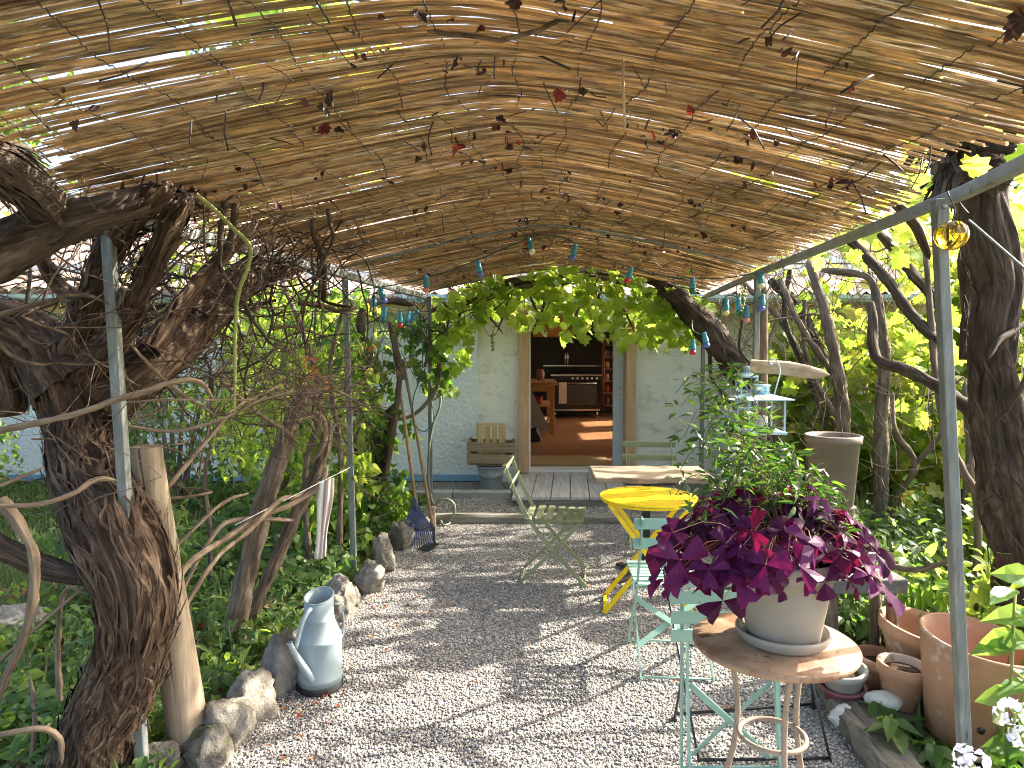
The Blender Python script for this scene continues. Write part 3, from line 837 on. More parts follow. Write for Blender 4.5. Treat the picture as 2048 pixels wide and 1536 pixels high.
# kerb blocks and timber edgings
for i, (xa, xb) in enumerate(((-1.72, -1.12), (-1.11, -.63), (-.62, -.012))):
    tag(MB().box(((xa + xb) / 2, 7.46, .05), (xb - xa, .14, .11)).top('kerb_block', M['concrete'], ((xa + xb) / 2, 7.46, 0), .008), ['grey concrete kerb block half behind the leafy climber', 'grey concrete kerb block behind the rake and hose', 'grey concrete kerb block in front of the zinc bucket'][i], 'kerb', 'kerb blocks along the house')
def timber(name, a, bb, w, h, m, label, seed=0, z=0):
    a, bb = Vector(a), Vector(bb); d = bb - a; L = d.length; n = 14
    b = MB(); vs = []
    rg = random.Random(seed)
    side = Vector((-d.y, d.x, 0)).normalized()
    for i in range(n + 1):
        p = a + d * i / n
        for s, hh in ((-1, 0), (1, 0), (1, .75), (.7, 1), (-.7, 1), (-1, .75)):
            vs.append(p + side * (s * w / 2 + rg.gauss(0, w * .03)) + Vector((0, 0, z + hh * h + (rg.gauss(0, h * .05) if hh else 0))))
    fs = [[0, 1, 2, 3, 4, 5][::-1], [n * 6 + k for k in range(6)]]
    for i in range(n):
        for k in range(6): fs.append([i * 6 + k, i * 6 + (k + 1) % 6, i * 6 + 6 + (k + 1) % 6, i * 6 + 6 + k])
    b.add(vs, fs)
    o = b.top(name, m, (a + bb) / 2)
    return tag(o, label, 'timber')
timber('timber_edging', (-.72, 6.52, 0), (2.3, 6.50, 0), .10, .085, M['sleeper'], 'long weathered timber lying across the end of the gravel path', 1)
timber('timber_edging', (1.42, 2.35, 0), (1.56, 3.42, 0), .20, .10, M['sleeper_y'], 'mossy split old beam edging the gravel beside the terracotta pots', 2)
timber('timber_edging', (1.59, 3.5, 0), (1.72, 5.9, 0), .14, .10, M['sleeper_y'], 'dark old beam edging the gravel behind the slab shelf', 3)

# ------------------------------------------------------------------ pergola frame
LP = [(-1.46, 2.62), (-1.10, 4.88), (-.80, 6.92)]       # left and right posts (x, y)
RP = [(1.43, 2.32), (1.62, 4.72), (1.86, 6.92)]
def lx(D): return np.interp(D, [-1, 2.62, 4.88, 6.92, 8], [-2.02, -1.46, -1.10, -.80, -.64])
def rx(D): return np.interp(D, [-1, 2.32, 4.72, 6.92, 8], [.82, 1.43, 1.62, 1.86, 1.98])
BZ = 2.12
pergola = thing('pergola', 'grey steel pergola frame carrying the reed roof', 'pergola', (.2, 4.6, 0))
lean = {0: (-.04, 1.0)}
for i, (x, y) in enumerate(LP):
    dx = [.0, -.04, .0][i]; y -= .05 * (i == 0)
    MB().bar((x + .085 * (i == 0), y, -.1), (x + .01 * (i == 0) + dx, y, BZ), .038, .038, (1, 0, 0)).part('post', M['steel'], pergola, .004)
for i, (x, y) in enumerate(RP):
    dx = [-.055, 0, 0][i]
    MB().bar((x + .125 * (i == 0), y, -.1), (x + dx, y, BZ), .036, .036, (1, 0, 0)).part('post', M['steel'], pergola, .004)
MB().strip([(lx(D) - .05, D, BZ + .03 - .01 * i) for i, D in enumerate((.6, 2.62, 4.88, 6.98))], .05, .05).part('side_beam', M['steel_pale'], pergola, .004)
MB().strip([(rx(D) + .03, D, BZ + .03 - .008 * i) for i, D in enumerate((.6, 2.32, 4.72, 6.98))], .036, .040).part('side_beam', M['steel_pale'], pergola, .004)
for i, (x, y) in enumerate(LP + RP):       # bolted brackets at the post heads
    sx = -.03 if i < 3 else (-.055 if i == 3 else .0)
    MB().box((x + sx, y - .03 - .05 * (i == 0), BZ - .06), (.034, .005, .07)).part('bracket', M['steel'], pergola)
    for z in (.03, -.03): MB().lathe([(0, .006), (.007, .006), (.008, 0)], (x + sx, y - .033 - .05 * (i == 0), BZ - .06 + z), 6, Matrix.Rotation(PI / 2, 3, 'X')).part('bolt', M['zinc'], pergola)
def roof_z(x, D):
    xl, xr = lx(D) - .05, rx(D) + .03
    t = np.clip((x - xl) / (xr - xl), -.1, 1.1)
    a = np.abs(2 * t - 1)
    sag = .045 * np.sin((D - 2.4) / 2.25 * PI) ** 2
    ridge = .33 - .02 * D / 7 - sag - .055 * np.clip((D - 5.2) / 1.7, 0, 1)
    return BZ + .065 + ridge * (1 - (a * a + .003) ** .60) + .02 * np.sin(D * 2.3 + x * 1.3) * (1 - a)
for D in (4.80, 6.93):            # the arched hoops that hold the mats up
    xs = np.linspace(lx(D) - .03, rx(D) + .01, 17)
    MB().tube([(x, D, float(roof_z(x, D)) - .022) for x in xs], .010, 6).part('hoop', M['steel'], pergola)

# ------------------------------------------------------------------ reed mats: every cane is a part
_e = np.linspace(.55, 7.0, 8)
_l = ['reed mat at the open front end of the pergola roof', 'reed mat above the front right steel post', 'reed mat above the watering can and terracotta pots', 'reed mat above the mint folding chairs',
      'reed mat above the yellow table, in front of the string lights', 'reed mat behind the string lights, above the live-edge table', 'reed mat at the house end of the pergola roof']
mats = [(float(_e[i]) - .012, float(_e[i + 1]) + .012, _l[i]) for i in range(7)]
crg = np.random.default_rng(21)
for mi, (D0, D1, lab) in enumerate(mats):
    mc = (D0 + D1) / 2
    rm = thing('reed_mat', lab, 'reed mat', (.15, mc, 2.3), 'reed mats of the pergola roof')
    D = D0; k = 0
    off = np.array([.15, mc, 2.3])
    skew = crg.normal(0, .03)
    while D < D1:
        r = crg.uniform(.0023, .0043)
        xa = lx(D) - .06 + crg.uniform(-.05, .16) + (.18 if 1.7 < D < 2.3 else 0)
        xb = rx(D) + .02 + crg.uniform(-.18, .06) - .17 * math.exp(-((D - 2.3) / .33) ** 2)
        if crg.random() < .22: xa += crg.uniform(.2, 2.0)
        if crg.random() < .22 and xb - xa > 1.5: xb -= crg.uniform(.2, 1.2)
        n = 24
        xs = np.linspace(xa, xb, n)
        tt = np.linspace(0, 1, n)
        slope = crg.normal(0, .012) + .02 * math.sin(D * 5)
        yy = D + slope * (xs - .2) + .012 * np.sin(xs * 2.1 + mi * 2) + .004 * np.sin(xs * 5 + crg.uniform(0, 6)) + .0028 * np.sin(xs * 13 + crg.uniform(0, 6)) + crg.normal(0, .0009, n) + .05 * (xs - .2) ** 2 * math.sin(mi * 2.1 + 1) * .5
        lay = (k % 2) * .004 + crg.normal(0, .003)
        zz = roof_z(xs, np.full(n, D)) + lay + .004 * np.sin(xs * 3 + crg.uniform(0, 6)) + .010 * np.sin(D * 9 + xs)
        rad = r * (1.15 - .4 * tt if crg.random() < .5 else .75 + .4 * tt)
        P = np.stack([xs, yy, zz], -1) - off
        sd = 5
        th = np.arange(sd) * 2 * PI / sd
        V = P[:, None, :] + rad[:, None, None] * np.stack([np.zeros(sd), np.cos(th), np.sin(th)], -1)[None]
        i, j = np.meshgrid(np.arange(n - 1), np.arange(sd), indexing='ij')
        F = np.stack([i * sd + j, i * sd + (j + 1) % sd, (i + 1) * sd + (j + 1) % sd, (i + 1) * sd + j], -1).reshape(-1, 4)
        new_obj('cane', fast_mesh('cane', V.reshape(-1, 3), F), M['cane'], rm)
        D += r * crg.uniform(.85, 1.45) if crg.random() > .02 else r * crg.uniform(2.0, 3.0)
        k += 1
    # binding wires that weave under and over the canes
    for x0 in np.arange(-1.3, 1.7, .19):
        ys = np.arange(D0 + .01, D1 - .01, .016)
        xs = x0 + .10 * (ys - 3) * .3 + .012 * np.sin(ys * 11 + x0 * 9) + np.cumsum(crg.normal(0, .002, len(ys)))
        ok = (xs > lx(ys)) & (xs < rx(ys) - .1)
        if ok.sum() < 8: continue
        xs, ys = xs[ok], ys[ok]
        zz = roof_z(xs, ys) - .010 + .004 * np.sin(ys * 160)
        MB().tube([(a, b_, c_) for a, b_, c_ in zip(xs, ys, zz)], .0019, 4, cap=False).part('binding_wire', M['wire'], rm)

# ------------------------------------------------------------------ string lights
sl = thing('string_lights', 'green cable with coloured bulbs in teal sockets hung across the pergola', 'string lights', tuple(at(1090, 520, 4.72)))
cab = [(700, 585, 4.72), (735, 577, 4.72), (762, 574, 4.7), (853, 556, 4.7), (955, 520, 4.7), (1058, 476, 4.7), (1095, 470, 4.72), (1130, 476, 4.7), (1152, 489, 4.68), (1200, 512, 4.68), (1262, 535, 4.68), (1330, 553, 4.66), (1388, 556, 4.66), (1450, 556, 4.66), (1520, 545, 4.66), (1552, 543, 4.66), (1548, 556, 4.66), (1530, 590, 4.68), (1522, 592, 4.7), (1500, 610, 4.72), (1478, 596, 4.75), (1452, 592, 4.78), (1436, 640, 4.85), (1412, 668, 4.9), (1386, 662, 4.95), (1384, 640, 5.0)]
C = catmull([at(*p) for p in cab], .04)
MB().tube([Vector(p) for p in C], .0042, 6).part('cable', M['cable_g'], sl)
cab2 = [(762, 574, 4.7), (748, 590, 4.75), (745, 600, 4.8), (768, 612, 4.9), (800, 622, 5.0), (825, 618, 5.2), (838, 628, 5.3), (843, 660, 5.35), (844, 740, 5.4), (826, 800, 5.4), (830, 850, 5.4), (850, 863, 5.4), (868, 840, 5.4), (862, 800, 5.45)]
C = catmull([at(*p) for p in cab2], .04)
MB().tube([Vector(p) for p in C], .0042, 6).part('cable', M['cable_g'], sl)
bul = [(759, 574, 4.7, 'blue', .3), (748, 590, 4.78, 'yellow', 0), (770, 613, 4.9, 'green', -.15), (800, 624, 5.0, 'red', 0), (818, 622, 5.15, 'green', -.2), (836, 620, 5.3, 'blue', -.6),
       (853, 551, 4.69, 'pink', -.05), (955, 521, 4.69, 'blue', .2), (1057, 476, 4.69, 'white', .25), (1153, 488, 4.67, 'blue', -.3), (1263, 534, 4.67, 'red', -.3), (1385, 554, 4.66, 'green', 0),
       (1521, 543, 4.65, 'white', .05), (1526, 588, 4.67, 'blue', -.05), (1493, 612, 4.72, 'pink', .0), (1477, 596, 4.75, 'green', .05), (1453, 598, 4.78, 'yellow', -.05), (1408, 664, 4.9, 'blue', .2), (1386, 678, 4.95, 'red', 0)]
for px, py, D, c, tl in bul:
    p = at(px, py, D)
    rt = Matrix.Rotation(-tl, 3, 'Y') @ Matrix.Rotation(R.uniform(-.1, .1), 3, 'X')
    s = MB().lathe([(.0, 0), (.011, -.001), (.016, -.008), (.016, -.036), (.020, -.042), (.021, -.07), (.020, -.076), (.0, -.077)], p, 14, rt).part('lamp_socket', M['socket'], sl)
    q = p + rt @ Vector((0, 0, -.088))
    MB().lathe([(.0, .016), (.015, .0125), (.021, .004), (.0235, -.004), (.021, -.015), (.014, -.022), (.0, -.026)], q, 14, rt).part('bulb', BULB[c], s)

# ------------------------------------------------------------------ folding chairs
def make_chair(m, name, label, group, slats=7, cross=False):
    t = thing(name, label, 'chair', group=group)
    W = .19
    for s in (-1, 1):
        b = MB().strip([(s * W, -.335, .83), (s * W, -.30, .74), (s * W, -.25, .62), (s * W, -.185, .49), (s * W, -.10, .365), (s * W, .02, .225), (s * W, .225, .004)], .008, .026)
        b.part('back_leg', m, t)
        MB().strip([(s * (W - .014), .185, .435), (s * (W - .014), .02, .255), (s * (W - .014), -.235, .004)], .008, .024).part('seat_leg', m, t)
        MB().bar((s * (W - .028), -.185, .435), (s * (W - .028), .20, .448), .008, .02).part('seat_rail', m, t)
    for k in range(slats):
        y = -.17 + k * (.355 / (slats - 1))
        MB().box((0, y, .459 + .004 * math.sin(k)), (.41, .036 if slats > 6 else .046, .012)).part('seat_slat', m, t, .003)
    for (y0, z0) in ((-.338, .80), (-.297, .695)):
        rot = Matrix.Rotation(math.radians(-20), 3, 'X')
        MB().box((0, y0 + .014, z0), (.455, .010, .052), rot).part('back_slat', m, t, .004)
    MB().tube([(-W, .215, .012), (W, .215, .012)], .006, 6).part('floor_bar', m, t)
    MB().tube([(-W + .01, -.225, .012), (W - .01, -.225, .012)], .006, 6).part('floor_bar', m, t)
    if cross:
        for s in (-1, 1):
            b = MB().strip([(-s * (W - .014), -.125 + .006 * s, .125), (0, -.035 + .006 * s, .22), (s * (W - .014), .05 + .006 * s, .315)], .028, .006, (0, .7, .7))
            b.part('cross_brace', m, t)
    return t
ch1 = make_chair(M['olive'], 'folding_chair', 'olive folding chair seen side-on, standing alone on the open gravel', 'olive folding chairs', 6)
p = gr(1095, 1165); ch1.location = (.30, 4.95, .008); ch1.rotation_euler.z = math.radians(-97)
ch2 = copy_tree(ch1); ch2['label'] = 'olive folding chair behind the live-edge wooden table'
ch2.location = (1.135, 5.66, .008); ch2.rotation_euler.z = math.radians(176)
ch3 = make_chair(M['mint'], 'folding_chair', 'mint green folding chair unfolded, facing the yellow round table', 'mint folding chairs', 7, True)
ch3.location = (.82, 3.62, .008); ch3.rotation_euler.z = math.radians(-3)
# the second mint chair is folded flat and stands upright behind the plant table
fc = thing('folding_chair', 'mint green folding chair folded flat behind the tan plant table', 'chair', (.845, 2.66, .008), 'mint folding chairs')
def L(x, y, z): return Vector((.845 + x, 2.66 + y, .008 + z))
for s in (-1, 1):
    MB().strip([L(s * .185, .055, .78), L(s * .185, .04, .5), L(s * .19, .0, .004)], .008, .026).part('back_leg', M['mint'], fc)
    MB().strip([L(s * .168, .03, .58), L(s * .17, .0, .3), L(s * .172, -.055, .004)], .008, .024).part('seat_leg', M['mint'], fc)
    MB().strip([L(-s * .15, .005 + .007 * s, .05), L(0, .012 + .007 * s, .19), L(s * .16, .02 + .007 * s, .335)], .034, .006, (s * .7, 0, .7)).part('cross_brace', M['mint'], fc)
for z in (.735, .668): MB().box(L(0, .038 if z > .7 else .035, z), (.47, .010, .052)).part('back_slat', M['mint'], fc, .004)
for z in (.598, .528): MB().box(L(0, .012, z), (.47, .012, .05)).part('seat_slat', M['mint'], fc, .004)
st = MB().box(L(.02, .030, .735), (.034, .003, .062)).part('sticker', M['white_paint'], fc)
MB().tube([L(-.19, 0, .012), L(.19, 0, .012)], .006, 6).part('floor_bar', M['mint'], fc)
MB().tube([L(-.172, -.052, .012), L(.172, -.052, .012)], .006, 6).part('floor_bar', M['mint'], fc)

# black wire stand behind the folded chair
bs = thing('wire_stand', 'thin black metal folding stand on the gravel between the mint chairs', 'stand', (.9, 3.0, 0))
for s, fa, fb in ((-1, gr(1398, 1525, .006), gr(1348, 1440, .006)), (1, gr(1662, 1525, .006), gr(1628, 1415, .006))):
    topp = Vector((fa.x + s * .0 - .02 * s - (.06 if s < 0 else -.02), 3.22, .62))
    mid = fa.lerp(topp, .42)
    MB().tube([fa, mid, topp], .0055, 6).part('leg', M['black'], bs)
    MB().tube([fb, fb.lerp(mid, .97)], .0055, 6).part('strut', M['black'], bs)
    MB().box(fb + Vector((0, 0, .006)), (.02, .03, .014)).part('foot', M['black_rubber'], bs)
MB().tube([gr(1352, 1428, .012), gr(1626, 1408, .012)], .006, 6).part('floor_bar', M['black'], bs)
MB().tube([gr(1400, 1520, .012), gr(1660, 1516, .012)], .006, 6).part('floor_bar', M['black'], bs)

# ------------------------------------------------------------------ yellow slatted table
yt = thing('bistro_table', 'round yellow slatted metal bistro table on crossed legs', 'table', (.85, 4.38, .006))
YC = Vector((.85, 4.38, .0)); rot = Matrix.Rotation(math.radians(-8), 3, 'Z')
n = 11; Rr = .30; ww = 2 * Rr / n
for i in range(n):
    y0 = -Rr + i * ww + .005; y1 = y0 + ww - .010
    poly = []
    for y in np.linspace(y0, y1, 5): poly.append((-math.sqrt(max(Rr * Rr - y * y, .001)), y))
    for y in np.linspace(y1, y0, 5): poly.append((math.sqrt(max(Rr * Rr - y * y, .001)), y))
    MB().prism(poly, .700, .712, lambda p: rot @ p + YC).part('top_slat', M['yellow'], yt, .002)
ring = [rot @ Vector((.285 * math.cos(t), .285 * math.sin(t), .690)) + YC for t in np.linspace(0, 2 * PI, 41)[:-1]]
MB().tube(ring, .0085, 6, closed=True).part('rim', M['yellow'], yt)
for s in (-1, 1):
    for q in (-1, 1):
        yo = q * (.15 if s < 0 else .125)
        MB().strip([YC + rot @ Vector((-s * .24, yo, .68)), YC + rot @ Vector((0, yo, .36)), YC + rot @ Vector((s * .27, yo, .008))], .008, .028, (0, 1, 0)).part('leg', M['yellow'], yt)
    MB().bar(YC + rot @ Vector((s * .262, -.15, .02)), YC + rot @ Vector((s * .262, .15, .02)), .02, .006, (1, 0, 0)).part('floor_bar', M['yellow'], yt)
MB().tube([YC + rot @ Vector((0, -.16, .36)), YC + rot @ Vector((0, .16, .36))], .006, 6).part('pivot_rod', M['yellow'], yt)

# live-edge wooden table on a black pedestal
wt = thing('wooden_table', 'thick live-edge wooden table top on a black pedestal', 'table', (.95, 4.98, 0))
rg = random.Random(4); front, back = [], []
for i in range(15):
    x = .56 + i * .058
    front.append((x, 4.74 + rg.gauss(0, .010) + .02 * math.sin(i * .8))); back.append((x + .01, 5.22 + rg.gauss(0, .008)))
poly = front + back[::-1]
MB().prism(poly, .715, .757).part('table_top', M['plank'], wt, .010)
MB().bar((.95, 4.98, .03), (.95, 4.98, .715), .055, .055).part('pedestal', M['black'], wt, .006)
for a in range(4):
    t = a * PI / 2 + .6
    MB().bar((.95, 4.98, .04), (.95 + .28 * math.cos(t), 4.98 + .28 * math.sin(t), .022), .06, .022, (-math.sin(t), math.cos(t), 0)).part('foot', M['black'], wt, .004)
MB().box((.95, 4.98, .70), (.34, .30, .025)).part('top_plate', M['black'], wt)

# ------------------------------------------------------------------ tan plant table with the potted purple plant
TC = Vector((.845, 2.24, 0)); TZ = .70
pt = thing('plant_table', 'round tan metal side table with rust spots and a ring between its legs', 'table', tuple(TC))
MB().lathe([(0, TZ - .020), (.23, TZ - .020), (.250, TZ - .022), (.2555, TZ - .014), (.2555, TZ - .004), (.250, TZ), (0, TZ)], TC, 64).part('table_top', M['tan_metal'], pt)
for k in range(3):
    a = math.radians(-92 + 120 * k)
    d = Vector((math.cos(a), math.sin(a), 0))
    pr = [(.17, .68), (.135, .60), (.115, .50), (.112, .40), (.13, .28), (.165, .15), (.20, .03), (.205, .006)]
    C = catmull([TC + d * r + Vector((0, 0, z)) for r, z in pr], .03)
    MB().tube([Vector(c) for c in C], .0095, 8).part('leg', M['tan_leg'], pt)
MB().tube([TC + Vector((.103 * math.cos(t), .103 * math.sin(t), .385)) for t in np.linspace(0, 2 * PI, 41)[:-1]], .0085, 8, closed=True).part('ring', M['tan_leg'], pt)
PCn = Vector((.87, 2.235, TZ))
sc_ = MB().lathe([(0, .0), (.118, .0), (.134, .012), (.146, .034), (.146, .042), (.139, .044), (.130, .020), (.115, .012), (0, .012)], PCn + Vector((0, 0, .001)), 48).top('pot_saucer', M['pot'], PCn + Vector((0, 0, .001)))
tag(sc_, 'sand coloured saucer under the big beige pot on the tan table', 'saucer')
PB = PCn + Vector((0, 0, .014))
pp = thing('potted_plant', 'beige pot of purple shamrock plant and a twiggy green shrub on the tan table', 'potted plant', tuple(PB))
MB().lathe([(0, 0), (.105, 0), (.112, .006), (.137, .155), (.150, .215), (.160, .217), (.1635, .226), (.1635, .262), (.158, .270), (.150, .268), (.146, .235), (.0, .233)], PB, 56).part('pot', M['pot'], pp)
MB().lathe([(0, .240), (.08, .238), (.1455, .2355)], PB, 30).part('potting_soil', M['soil'], pp)

# ------------------------------------------------------------------ watering can, buckets, crates
wc = thing('watering_can', 'tall pale blue metal watering can with narrow spout and black base', 'watering can', (-.925, 3.34, .006))
WC = Vector((-.925, 3.34, .006))
def slant(t, z): return 1
MB().lathe([(0, 0), (.113, 0), (.116, .004), (.116, .028), (.113, .032), (0, .032)], WC, 40).part('base', M['black_rubber'], wc)
body = [(.110, .032), (.110, .056), (.1125, .058), (.110, .061), (.1125, .064), (.110, .067), (.110, .246), (.1125, .249), (.110, .252), (.1125, .256), (.109, .260), (.073, .353), (.0755, .357), (.072, .361), (.0725, .45)]
b = MB().lathe(body + [(.069, .45), (.069, .361), (.1, .26), (.105, .06), (0, .05)], WC, 44)
k = len(b.v)
for i in range(k):                      # the mouth is cut on a slope
    x, y, z = b.v[i]
    if z > WC.z + .44: b.v[i] = (x, y, z + .018 + .28 * (y - WC.y) + .06 * (x - WC.x))
b.part('body', M['can'], wc)
rim = [WC + Vector((.0715 * math.cos(t), .0715 * math.sin(t), .45 + .018 + .28 * .0715 * math.sin(t) + .06 * .0715 * math.cos(t))) for t in np.linspace(0, 2 * PI, 41)[:-1]]
MB().tube(rim, .0035, 6, closed=True).part('rim', M['can'], wc)
sp = [WC + Vector(q) for q in ((-.015, -.10, .085), (-.035, -.135, .15), (-.075, -.165, .245), (-.095, -.175, .300))]
b = MB().tube([Vector(c) for c in catmull(sp, .02)], list(np.linspace(.021, .0125, len(catmull(sp, .02)))), 14, cap=False)
spo = b.part('spout', M['can'], wc)
b = MB(); tip = sp[-1]; d = (sp[-1] - sp[-2]).normalized()
a_ = d.cross(Vector((1, 0, 0))).normalized(); b_ = d.cross(a_)
b.tube([tip + (a_ * math.cos(t) + b_ * math.sin(t)) * .0125 for t in np.linspace(0, 2 * PI, 17)[:-1]], .0032, 6, closed=True)
b.part('spout_lip', M['can'], spo)
MB().tube([tip - d * .004, tip - d * .001], .011, 14).part('spout_dark_disc', M['black'], spo)  # solid black disc, its colour stands in for the shade inside the spout
br = catmull([WC + Vector(q) for q in ((-.02, -.070, .425), (-.025, -.10, .428), (-.045, -.125, .39), (-.065, -.145, .31), (-.072, -.160, .262))], .02)
MB().tube([Vector(c) for c in br], .0115, 10).part('spout_brace', M['can'], wc)
hd = catmull([WC + Vector(q) for q in ((.070, .03, .415), (.090, .045, .41), (.108, .052, .36), (.112, .052, .29), (.104, .04, .235))], .02)
MB().strip([Vector(c) for c in hd], .022, .005, (-.45, .9, 0)).part('handle', M['can'], wc)

bk = Vector((-.235, 7.86, .0375))
bu = thing('bucket', 'ribbed zinc bucket below the wooden crates by the door', 'bucket', tuple(bk))
MB().lathe([(0, 0), (.115, 0), (.118, .01), (.138, .16), (.1415, .163), (.139, .17), (.143, .173), (.141, .18), (.150, .262), (.155, .266), (.152, .272), (.147, .268), (.136, .17), (.112, .012), (0, .012)], bk, 36).part('body', M['zinc'], bu)
MB().tube([bk + Vector((.15 * math.cos(t), -.152 * abs(math.sin(t)) * .98, .262 - .10 * abs(math.sin(t)))) for t in np.linspace(0, PI, 20)], .004, 6).part('handle', M['zinc'], bu)
def crate(name, label, c, size, m, nsl, gap, rot, grp, upright=False):
    t = thing(name, label, 'crate', c, grp)
    sx, sy, sz = size
    C = Vector(c); rm_ = Matrix.Rotation(rot[2], 3, 'Z') @ Matrix.Rotation(rot[0], 3, 'X') @ Matrix.Rotation(rot[1], 3, 'Y')
    T_ = lambda x, y, z: C + rm_ @ Vector((x, y, z))
    for a in (-1, 1):
        for b_ in (-1, 1):
            MB().box(T_(a * (sx / 2 - .018), b_ * (sy / 2 - .018), sz / 2), (.032, .032, sz), rm_).part('corner_post', m, t)
    h = sz / nsl
    for k in range(nsl):
        z = h * (k + .5)
        for b_ in (-1, 1):
            MB().box(T_(0, b_ * (sy / 2 + .004), z), (sx, .010, h - gap), rm_).part('side_slat', m, t)
            MB().box(T_(b_ * (sx / 2 + .004), 0, z), (.010, sy - .012, h - gap), rm_).part('end_slat', m, t)
    for k in range(4):
        MB().box(T_(0, -sy / 2 + sy * (k + .5) / 4, -.007), (sx, sy / 4 - .016, .010), rm_).part('bottom_slat', m, t)
    return t
crate('wooden_crate', 'grey-brown slatted wooden crate sitting on the zinc bucket', (-.235, 7.95, .326), (.52, .30, .26), M['crate'], 2, .03, (0, .03, 0), 'crates by the door')
# upright crate resting in the lower one
up = thing('wooden_crate', 'pale wooden crate standing on end inside the grey-brown crate', 'crate', (-.235, 7.98, .352), 'crates by the door')
for k in range(4):
    MB().box((-.235 - .115 + k * .077, 7.93, .352 + .20), (.060, .010, .39)).part('slat', M['crate_new'], up)
for s in (-1, 1):
    MB().box((-.235 + s * .155, 7.985, .352 + .20), (.012, .12, .40)).part('side', M['crate_new'], up)
MB().box((-.235, 7.985, .352 + .405), (.33, .12, .012)).part('end', M['crate_new'], up)
MB().box((-.235, 7.985, .352 + .006), (.29, .12, .012)).part('end', M['crate_new'], up)

# ------------------------------------------------------------------ rake, hoe, hose at the far left post
def tool_pole(top_, base, r=.0145): return MB().tube([base, base.lerp(top_, .5) + Vector((.004, 0, 0)), top_], [r, r, r * .95], 8)
rk = thing('leaf_rake', 'leaf rake with fan of dark blue tines and long wooden handle', 'rake', tuple(gr(832, 1092)))
rb_ = gr(835, 1095, .01); neck = at(832, 1012, rb_.y + .12); rtop = at(800, 740, 6.6)
tool_pole(at(786, 690, 6.62), neck + Vector((0, 0, .02))).part('handle', M['handle'], rk)
for k in range(17):
    u = (k - 8) / 8
    tip = rb_ + Vector((u * .165, .02 * abs(u), .0))
    MB().strip([neck + Vector((u * .018, 0, 0)), neck.lerp(tip, .5) + Vector((u * .028, -.02, .01)), tip.lerp(neck, .06) + Vector((0, -.02, 0)), tip], .0085, .0025).part('tine', M['rake'], rk)
MB().strip([neck.lerp(rb_, .55) + Vector((x * .135, -.028 + .02 * x * x, .03 * x * x)) for x in np.linspace(-1, 1, 9)], .006, .006, (0, 0, 1)).part('tine_brace', M['black'], rk)
MB().lathe([(0, .06), (.017, .06), (.019, 0), (.028, -.06), (0, -.06)], neck, 12).part('ferrule', M['rake'], rk)
ho = thing('garden_hoe', 'garden hoe with wooden handle leaning beside the rake', 'hoe', tuple(gr(866, 1094)))
hb_ = gr(868, 1094, .01)
tool_pole(at(806, 720, 6.60), hb_ + Vector((-.005, .03, .12))).part('handle', M['handle'], ho)
b = MB().strip([hb_ + Vector((-.005, .03, .16)), hb_ + Vector((0, .0, .05)), hb_], .022, .008); b.part('socket', M['black'], ho)
MB().strip([hb_ + Vector((-.0, 0, .03)), hb_ + Vector((-.05, -.06, .012)), hb_ + Vector((-.08, -.10, .004))], .11, .005, (.75, -.65, 0)).part('blade', M['black'], ho)
hz = thing('garden_hose', 'olive garden hose looped over the far post and curling by the timber', 'hose', tuple(gr(890, 1052)))
hp = [(862, 780, 6.86), (868, 800, 6.85), (880, 790, 6.85), (879, 815, 6.85), (866, 850, 6.86), (858, 900, 6.86), (857, 960, 6.86), (864, 1000, 6.84), (878, 1030, 6.6)]
hw = [at(*p) for p in hp] + [gr(886, 1050, .02), gr(900, 1046, .02)]
hw2 = [at(898, 1042, 6.42), at(908, 1028, 6.42), at(908, 1008, 6.42), at(893, 998, 6.42), at(876, 1004, 6.42), at(864, 1024, 6.42), gr(862, 1050, .03), gr(870, 1058, .012)]
MB().tube([Vector(c) for c in catmull(hw + hw2, .03)], .011, 8).part('hose_run', M['hose'], hz)
for i, (px, py, h, r, lb) in enumerate(((906 - 93, 1010, .20, .022, 'short pale wooden peg behind the rake'), (863, 1052, .22, .026, 'short pale wooden stake under the hose loop'))):
    g_ = gr(px + 3, py + 10)
    tag(MB().lathe([(0, 0), (r, 0), (r, h - .006), (r - .006, h), (0, h)], g_, 12).top('wooden_peg', M['rail'], g_), lb, 'peg')

# ------------------------------------------------------------------ log post, rail, lanterns, glass ornament
lb0, lb1 = Vector((-1.30, 2.80, -.05)), at(291, 893, 2.72)
lp = thing('log_post', 'stout round timber post with a drying crack beside the big vine trunk', 'post', (-1.30, 2.80, 0))
n = 120; vs, fs = [], []
rg = np.random.default_rng(2)
for i in range(15):
    u = i / 14; c = lb0.lerp(lb1, u); r = .082 - .024 * u
    for k in range(n):
        t = 2 * PI * k / n
        dd = abs((t - math.radians(278 - 8 * u) + PI) % (2 * PI) - PI)
        rr_ = r * (1 + .02 * math.sin(3 * t + u * 4)) - (.035 if dd < (.055 if u > .5 else .03) and u > .35 else 0)
        vs.append(c + Vector((rr_ * math.cos(t), rr_ * math.sin(t), 0)))
for i in range(14):
    for k in range(n): fs.append([i * n + k, i * n + (k + 1) % n, i * n + n + (k + 1) % n, i * n + n + k])
b = MB().add(vs, fs, True); b.part('log', M['log'], lp)
MB().add([v + Vector((0, 0, .001)) for v in vs[-n:]] + [lb1 + Vector((0, 0, .004))], [[k, (k + 1) % n, n] for k in range(n)]).part('sawn_top', M['end'], lp)
wp = thing('round_post', 'old grey round post bolted beside the steel pergola post', 'post', (1.70, 4.78, 0))
woody('post_log', [[(1.70, 4.79, -.05, .036), (1.695, 4.79, 1.0, .034), (1.69, 4.79, 2.1, .031)]], M['bark_grey'], wp, n=14, step=.1, ridge=.12, twist=.1)
ra = at(1503, 731, 4.62); rb2 = at(1625, 746, 4.42); rc = at(1660, 750, 4.38)
